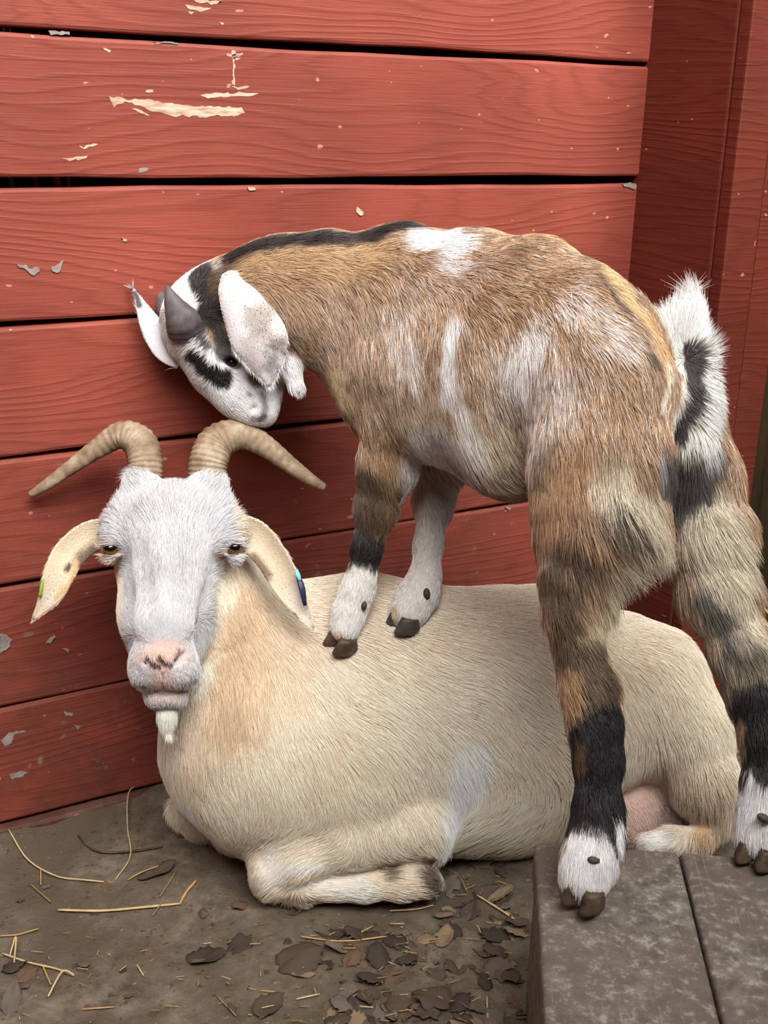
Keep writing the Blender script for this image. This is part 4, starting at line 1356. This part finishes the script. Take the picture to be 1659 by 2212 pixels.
def kid_ear(Ve, Fe):
    k = Coat((212, 208, 208), Ve, Fe)
    k.mark([(560, 690), (590, 740)], 30, (132, 114, 98), 1.0, 1.2, 0.8, 1)
    k.mark([(590, 750), (580, 790)], 24, (74, 60, 52), 0.9, 1.4, 0.85, 1)
    k.mark([(540, 740), (560, 790)], 20, (176, 160, 156), 1.0, 0.8, 0.6)
    return k
side_part('ear', [(496, 590, 1.312, 18, 0), (506, 630, 1.300, 38, 0), (538, 685, 1.296, 58, 0), (562, 738, 1.296, 62, 0), (574, 788, 1.300, 38, 0), (580, 834, 1.306, 5, 0)],
          -0.22, kid_ear, kid, [(510, 650, .5, .8, 1, .008, .25), (580, 760, .3, 1, 1, .008, .25)], 7000, thick=0.006)
def kid_ear2(Ve, Fe):
    k = Coat((232, 230, 232), Ve, Fe)
    k.mark([(292, 634), (300, 660)], 8, (60, 52, 52), 0.8, 0.5, 0.9)
    return k
side_part('ear', [(395, 775, 1.372, 24, 0), (360, 752, 1.370, 30, 0), (330, 708, 1.366, 25, 0), (307, 664, 1.362, 13, 0), (288, 626, 1.360, 3, 0)],
          0.2, kid_ear2, kid, [(330, 720, -.5, -.9, 1, .010, .35)], 4000, thick=0.006)
Vh, Fh = tube([(404, 716, 1.33, 42), (394, 692, 1.316, 38), (375, 656, 1.308, 22), (360, 617, 1.306, 4)], n=40, ridge=0.05, nr=7, flat=0.8)
mesh_obj('horn', Vh, Fh, M_KHORN, kid)
Vh, Fh = tube([(366, 690, 1.375, 24), (356, 668, 1.372, 20), (349, 642, 1.372, 12), (347, 630, 1.372, 3)], n=30, ridge=0.05, nr=6, flat=0.8)
mesh_obj('horn', Vh, Fh, M_KHORN, kid)
c = PT(501, 783, 1.333)
Ve, Fe = blob_mesh(c, np.stack([EX, EY, E0]), np.array([.0066, .0056, .007]))
o = mesh_obj('eye', Ve, Fe, M_PUPIL, kid)

# feet
claw_foot(kid, 1257, 1954, 1.070, -.35, 1, 40, 48, 44, M_HOOF)
claw_foot(kid, 1630, 1862, 1.145, -.3, 1, 38, 46, 42, M_HOOF)
h1 = DOE.hit(734, 1398)
claw_foot(kid, 735, 1392, float((h1 - CAM) @ E0), -.6, .7, 33, 36, 34, M_HOOF, at=h1, up=(-.05, -.25, 1))
h2 = DOE.hit(868, 1356)
claw_foot(kid, 868, 1356, float((h2 - CAM) @ E0), -.5, .7, 33, 38, 34, M_HOOFD, at=h2, up=(-.05, -.1, 1))
def dewclaw(px, py, t, r, rot=0):
    a = math.radians(rot)
    R = np.stack([EX * math.cos(a) + EY * math.sin(a), -EX * math.sin(a) + EY * math.cos(a), E0])
    s = t / FPX
    Vv, Ff = blob_mesh(PT(px, py, t), R, np.array([r * .62, r, r * .8]) * s, 14, 10)
    mesh_obj('dewclaw', Vv, Ff, M_HOOFD, kid)
dewclaw(921, 1284, 1.361, 14)
dewclaw(786, 1308, 1.330, 11)
dewclaw(1282, 1858, 1.062, 15, 80)
dewclaw(1326, 1848, 1.070, 11, 60)
dewclaw(1650, 1768, 1.128, 16, 60)

# ================================================================== litter on the ground
M_LEAF = [simple('dry_leaf_%s' % n_, c, 0.75, 0.25, 0.35, 60) for n_, c in (('umber', (82, 69, 57)), ('dark', (66, 56, 48)), ('grey', (104, 94, 84)), ('tan', (134, 114, 92)), ('russet', (102, 80, 62)))]
M_STRAW = [simple('straw_%s' % n_, c, 0.6, 0.3, 0.15, 80) for n_, c in (('pale', (206, 180, 132)), ('gold', (190, 154, 96)), ('dull', (150, 124, 88)))]


def leaf_mesh(seed, lobes, curl, aspect):
    r = np.random.default_rng(seed)
    n = 30
    rim = []
    for i in range(n):
        a = 2 * math.pi * i / n
        if lobes >= 7:      # lobed, oak-like
            rad = 1 + 0.16 * math.cos(lobes * a + r.random() * .3) + r.normal(0, 0.06)
            rad *= (0.55 + 0.45 * abs(math.cos(a / 2)) ** 0.5)
            rim.append((rad * math.cos(a), aspect * rad * math.sin(a)))
        else:               # pointed oval with a toothed, torn edge
            x = math.cos(a)
            hw = aspect * (1 - x * x) ** 0.75 * (1 - 0.28 * x) * (1 + (0.10 if i % 2 else -0.06) + r.normal(0, 0.05))
            rim.append((x * (1.12 if i == 0 else 1.0) + r.normal(0, 0.02), math.copysign(hw, math.sin(a)) + (0.10 if 2 < i < 6 else 0) * r.random()))
    V, F = [], []
    rings = [0.0, 0.45, 0.78, 1.0]
    px, py, pz = r.random(3) * 6
    def zf(x, y): return curl * (0.35 * x * x + 0.7 * y * y) + 0.10 * math.sin(3 * x + px) * math.cos(3.3 * y + py) + 0.05 * math.sin(7 * y + pz) - 0.10 * math.exp(-(y / 0.08) ** 2) * curl
    V.append((0, 0, zf(0, 0)))
    for q in rings[1:]:
        for (x, y) in rim: V.append((x * q, y * q, zf(x * q, y * q)))
    for i in range(n): F.append((0, 1 + i, 1 + (i + 1) % n))
    for k in range(len(rings) - 2):
        b = 1 + k * n
        for i in range(n): F.append((b + i, b + n + i, b + n + (i + 1) % n, b + (i + 1) % n))
    # stalk
    return V, F


LEAVES = []
for s_ in range(8):
    Vl, Fl = leaf_mesh(s_, [5, 7, 2, 3, 5, 9, 2, 6][s_], [0.35, -0.25, 0.5, 0.2, -0.4, 0.3, 0.6, -0.2][s_], [0.7, 0.8, 0.45, 0.6, 0.75, 0.65, 0.4, 0.7][s_])
    for mi, mt in enumerate(M_LEAF):
        me = bpy.data.meshes.new('leaf')
        nV = len(Vl)
        VV = [(x, y, z + 0.012) for x, y, z in Vl] + [(x, y, z - 0.012) for x, y, z in Vl]
        FF = list(Fl) + [tuple(a + nV for a in f[::-1]) for f in Fl]
        n = 30; b = nV - n
        FF += [(b + i, nV + b + i, nV + b + (i + 1) % n, b + (i + 1) % n) for i in range(n)]
        me.from_pydata(VV, [], FF); me.shade_smooth(); me.materials.append(mt)
        LEAVES.append(me)


def put_leaf(px, py, size_px, rot, kind, colr, label, group=None, tilt=0.25):
    p = PZ(px, py, 0.0)
    t = float((p - CAM) @ E0)
    s = size_px * t / FPX
    me = LEAVES[kind * 5 + colr]
    o = bpy.data.objects.new('leaf', me)
    COL.objects.link(o)
    zz = [v.co.z for v in me.vertices]
    tx, ty = random.uniform(-tilt, tilt), random.uniform(-tilt, tilt)
    o.rotation_euler = (tx, ty, math.radians(rot))
    o.scale = (s, s, s)
    M = o.rotation_euler.to_matrix()
    low = min((M @ v.co).z for v in me.vertices) * s
    o.location = (p[0], p[1], ground_z(p[0], p[1]) - low - 0.0012)
    props(o, label, 'leaf', group)
    return o


# the leaves one can pick out
for a in [
    ((445, 2065), 44, -25, 0, 1, 'large dark leaf lying flat below the folded foreleg, left of the litter'),
    ((515, 2040), 34, 20, 1, 1, 'dark ragged leaf right of the large dark leaf on bare dirt'),
    ((650, 2070), 60, 8, 4, 0, 'long curled brown leaf casting a shadow in the middle of the ground'),
    ((860, 2085), 26, 30, 3, 2, 'small pale grey leaf at the left of the leaf pile'),
    ((655, 2105), 26, -35, 2, 3, 'small tan pointed leaf below the long curled leaf'),
    ((960, 2025), 32, 40, 0, 3, 'tan lobed leaf standing up in the leaf pile'),
    ((1065, 2015), 42, -15, 5, 1, 'dark leaf beside the side of the platform'),
    ((340, 1890), 44, 5, 2, 0, 'thin brown leaf beside the straw near the red wall'),
    ((520, 1955), 22, 25, 7, 4, 'small russet leaf at the knee of the lying goat'),
    ((440, 1970), 18, 70, 3, 0, 'small brown leaf standing on edge left of the knee'),
    ((25, 2160), 44, 60, 2, 2, 'long grey green leaf at the lower left corner of the ground'),
    ((60, 2100), 26, 20, 4, 4, 'small russet leaf under the tangle of straw at the left'),
    ((760, 2180), 40, 60, 6, 1, 'narrow dark leaf at the bottom edge of the ground'),
    ((720, 2190), 34, 65, 2, 3, 'narrow tan leaf at the bottom edge beside a dark leaf'),
    ((930, 2150), 54, -30, 1, 0, 'broad umber leaf at the bottom of the leaf pile'),
    ((580, 2170), 40, 15, 0, 0, 'ragged brown leaf near the bottom centre of the ground'),
    ((640, 1962), 26, 0, 3, 0, 'flat brown leaf just under the folded foreleg'),
    ((30, 2085), 30, 0, 7, 1, 'dark crumpled leaf at the left edge of the ground'),
]:
    put_leaf(*a[0], a[1], a[2], a[3], a[4], a[5])
for i in range(110):
    u = random.random()
    px = 1130 - 430 * u ** 1.4 + random.uniform(-20, 20)
    py = random.uniform(1860, 2215) if px > 950 else random.uniform(2000, 2215)
    if px > 1128: px = 1120
    if py < 1900 and px < 960: continue
    put_leaf(px, py, random.uniform(10, 36), random.uniform(0, 360), random.randrange(8), random.choice([0, 0, 0, 1, 1, 2, 2, 3, 4]),
             'brown dead leaf in the litter between the lying goat and the platform', 'dead leaves in the litter', 0.3)
for i in range(34):
    px = random.uniform(20, 720); py = random.uniform(1900, 2200)
    if 540 < px and py < 1990: continue
    put_leaf(px, py, random.uniform(6, 15), random.uniform(0, 360), random.randrange(8), random.choice([0, 1, 2, 4, 4]),
             'small leaf scrap scattered on the bare dirt at the left', 'leaf scraps on bare dirt', 0.4)


def straw(pts, r_px, mi, label, group=None, lift=0.003, name='straw_stalk'):
    P = []
    for q in pts:
        p = PZ(q[0], q[1], 0.0)
        z = ground_z(p[0], p[1]) + lift + (q[2] if len(q) > 2 else 0)
        P.append([p[0], p[1], z])
    n = max(6, 4 * len(P))
    C = catmull(np.array(P), n) if len(P) > 2 else np.linspace(P[0], P[1], n)
    r = r_px * 1.0 / FPX
    T = np.gradient(C, axis=0); T /= np.linalg.norm(T, axis=1)[:, None]
    V, F = [], []
    m_ = 6
    for i in range(n):
        s1 = np.cross(T[i], [0, 0, 1.0]); s1 /= np.linalg.norm(s1) + 1e-9
        s2 = np.cross(s1, T[i])
        rr = r * (1.15 if i % 4 == 0 else 1.0) * (0.8 if i in (0, n - 1) else 1)
        for j in range(m_):
            a = 2 * math.pi * j / m_
            V.append(C[i] + rr * (math.cos(a) * s1 + 0.8 * math.sin(a) * s2))
    F = [(i * m_ + j, i * m_ + (j + 1) % m_, (i + 1) * m_ + (j + 1) % m_, (i + 1) * m_ + j) for i in range(n - 1) for j in range(m_)]
    F += [tuple(range(m_))[::-1], tuple((n - 1) * m_ + j for j in range(m_))]
    c = np.array(P).mean(0)
    o = mesh_obj(name, np.array(V) - c, F, M_STRAW[mi])
    o.location = tuple(c)
    return props(o, label, 'straw', group)


for a in [
    ([(20, 1808), (60, 1858), (122, 1892), (180, 1905), (240, 1907)], 2.6, 0, 'long thin pale stalk curving from the wall across the left dirt'),
    ([(310, 1698), (280, 1745, .012), (276, 1800, .006), (282, 1850), (250, 1900)], 2.0, 0, 'thin bent stalk leaning against the foot of the red wall'),
    ([(126, 1965), (216, 1968), (300, 1960), (388, 1952)], 4.0, 0, 'thick pale straw lying level left of the knee'),
    ([(388, 1953), (402, 1930), (424, 1908)], 4.2, 1, 'short thick golden straw at the right end of the level straw'),
    ([(276, 1900), (310, 1890), (366, 1870)], 2.2, 1, 'short straw above the thin brown leaf near the wall'),
    ([(88, 1876), (88, 1910)], 2.0, 1, 'tiny upright straw bit crossing the long thin stalk'),
    ([(345, 1940), (380, 1888)], 2.4, 2, 'short dull straw crossing the thin brown leaf'),
    ([(66, 1908), (110, 1952)], 2.4, 2, 'short dull straw under the long thin stalk'),
    ([(5, 2060), (60, 2078), (120, 2092), (160, 2110)], 3.0, 0, 'bent straw in the tangle at the left edge'),
    ([(20, 2068), (36, 2040, .01), (30, 2085)], 2.4, 0, 'forked straw at the left edge above the bent straw'),
    ([(104, 2155), (135, 2110, .006), (160, 2108)], 3.0, 0, 'pale straw at the lower right of the left tangle'),
    ([(90, 2080), (110, 2130)], 2.4, 1, 'short straw crossing the bent straw of the left tangle'),
    ([(0, 2020), (40, 2016), (84, 2002)], 2.4, 1, 'thin straw at the left edge above the tangle'),
    ([(650, 2022), (740, 2028), (836, 2016)], 2.6, 1, 'long straw lying across the top of the leaf litter'),
    ([(756, 2024), (806, 1996)], 2.4, 1, 'short straw rising from the long straw in the litter'),
    ([(1030, 1932), (1075, 1960), (1120, 1990)], 3.4, 0, 'straight pale straw between the lying goat and the platform'),
    ([(842, 1962), (900, 1960), (936, 1952)], 2.8, 0, 'straw tucked under the folded foreleg hoof'),
    ([(640, 2160), (690, 2150)], 2.4, 0, 'short straw near the narrow tan leaf'),
    ([(1052, 2150), (1054, 2195)], 2.4, 0, 'small straw standing beside the foot of the platform'),
    ([(468, 2150), (510, 2190)], 2.2, 2, 'dull straw at the bottom left of the litter'),
    ([(178, 2180), (246, 2172)], 2.2, 1, 'thin straw at the bottom left of the dirt'),
    ([(296, 2085), (310, 2105)], 2.2, 0, 'tiny pale straw bit on bare dirt'),
    ([(960, 1870), (990, 1900, .008), (1010, 1925)], 2.0, 2, 'bent stem under the belly of the lying goat'),
    ([(330, 1975), (352, 1950)], 2.2, 2, 'tiny straw under the level straw'),
]:
    straw(a[0], a[1], a[2], a[3])
for i in range(150):
    px = random.uniform(560, 1120) if i < 110 else random.uniform(0, 560)
    py = random.uniform(1985, 2212) if px < 940 else random.uniform(1870, 2212)
    a = random.uniform(0, math.pi); L = random.uniform(8, 34)
    straw([(px, py), (px + L * math.cos(a), py + 0.5 * L * math.sin(a), random.uniform(0, .006))], random.uniform(0.9, 1.9), random.choice([0, 1, 1, 2]),
          'short straw bit scattered over the dirt and leaf litter', 'loose straw bits on the ground')
# a twig by the wall
tw = straw([(170, 1805), (205, 1838), (260, 1842), (330, 1836), (352, 1832)], 4.0, 2, 'thin grey twig with lichen lying near the red wall', name='twig')
tw['category'] = 'twig'
tw.data.materials[0] = simple('twig_bark', (84, 76, 62), 0.9, 0.1, 0.5, 70)

# straw glimpsed in the gaps between the planks, on the far side of the wall
for i, (px, py, rr) in enumerate([(10, 62, 9), (120, 396, 8), (74, 397, 6), (146, 397, 4), (22, 397, 5)]):
    p = PY(px, py, 0.05)
    Vs, Fs = [], []
    c = np.array(p); hgt = 0.05; r_ = rr * 1.3 / FPX
    for k in range(5):
        for j in range(6):
            a = 2 * math.pi * j / 6
            Vs.append((r_ * math.cos(a) + 0.002 * math.sin(k), r_ * math.sin(a), -hgt / 2 + hgt * k / 4))
    Fs = [(k * 6 + j, k * 6 + (j + 1) % 6, k * 6 + 6 + (j + 1) % 6, k * 6 + 6 + j) for k in range(4) for j in range(6)] + [tuple(range(6))[::-1], tuple(24 + j for j in range(6))]
    o = mesh_obj('gap_straw', Vs, Fs, M_STRAW[1 if i else 0])
    o.location = tuple(c)
    props(o, ['pale straw stem showing through the top plank gap at the far left', 'pale straw stem showing through the second plank gap, brightest one',
              'straw stem in the second plank gap left of the brightest one', 'straw stem in the second plank gap right of the brightest one', 'straw stem in the second plank gap at the far left edge'][i], 'straw')

# orange-brown board leaning in the dark corner at the right, with a stalk over it
lo = PY(1600, 1420, -0.12); 
o = box_obj('leaning_board', (1.36, -0.19, 0.0), (1.62, -0.165, 0.155), M_ORANGE, None, 0.004)
props(o, 'orange brown board low in the dark corner at the right edge', 'board')
a_, b_ = PT(1618, 1282, 1.75), PT(1680, 1345, 1.72)
C = np.linspace(a_, b_, 8)
Vs, Fs = [], []
T = (b_ - a_) / np.linalg.norm(b_ - a_); s1 = np.cross(T, [0, 0, 1]); s1 /= np.linalg.norm(s1); s2 = np.cross(s1, T)
for k in range(8):
    for j in range(6):
        an = 2 * math.pi * j / 6
        Vs.append(C[k] + 0.0022 * (math.cos(an) * s1 + math.sin(an) * s2))
Fs = [(k * 6 + j, k * 6 + (j + 1) % 6, k * 6 + 6 + (j + 1) % 6, k * 6 + 6 + j) for k in range(7) for j in range(6)] + [tuple(range(6))[::-1], tuple(42 + j for j in range(6))]
props(mesh_obj('straw_stalk', Vs, Fs, M_STRAW[1]), 'golden stalk sticking up behind the far hind leg of the kid', 'straw')
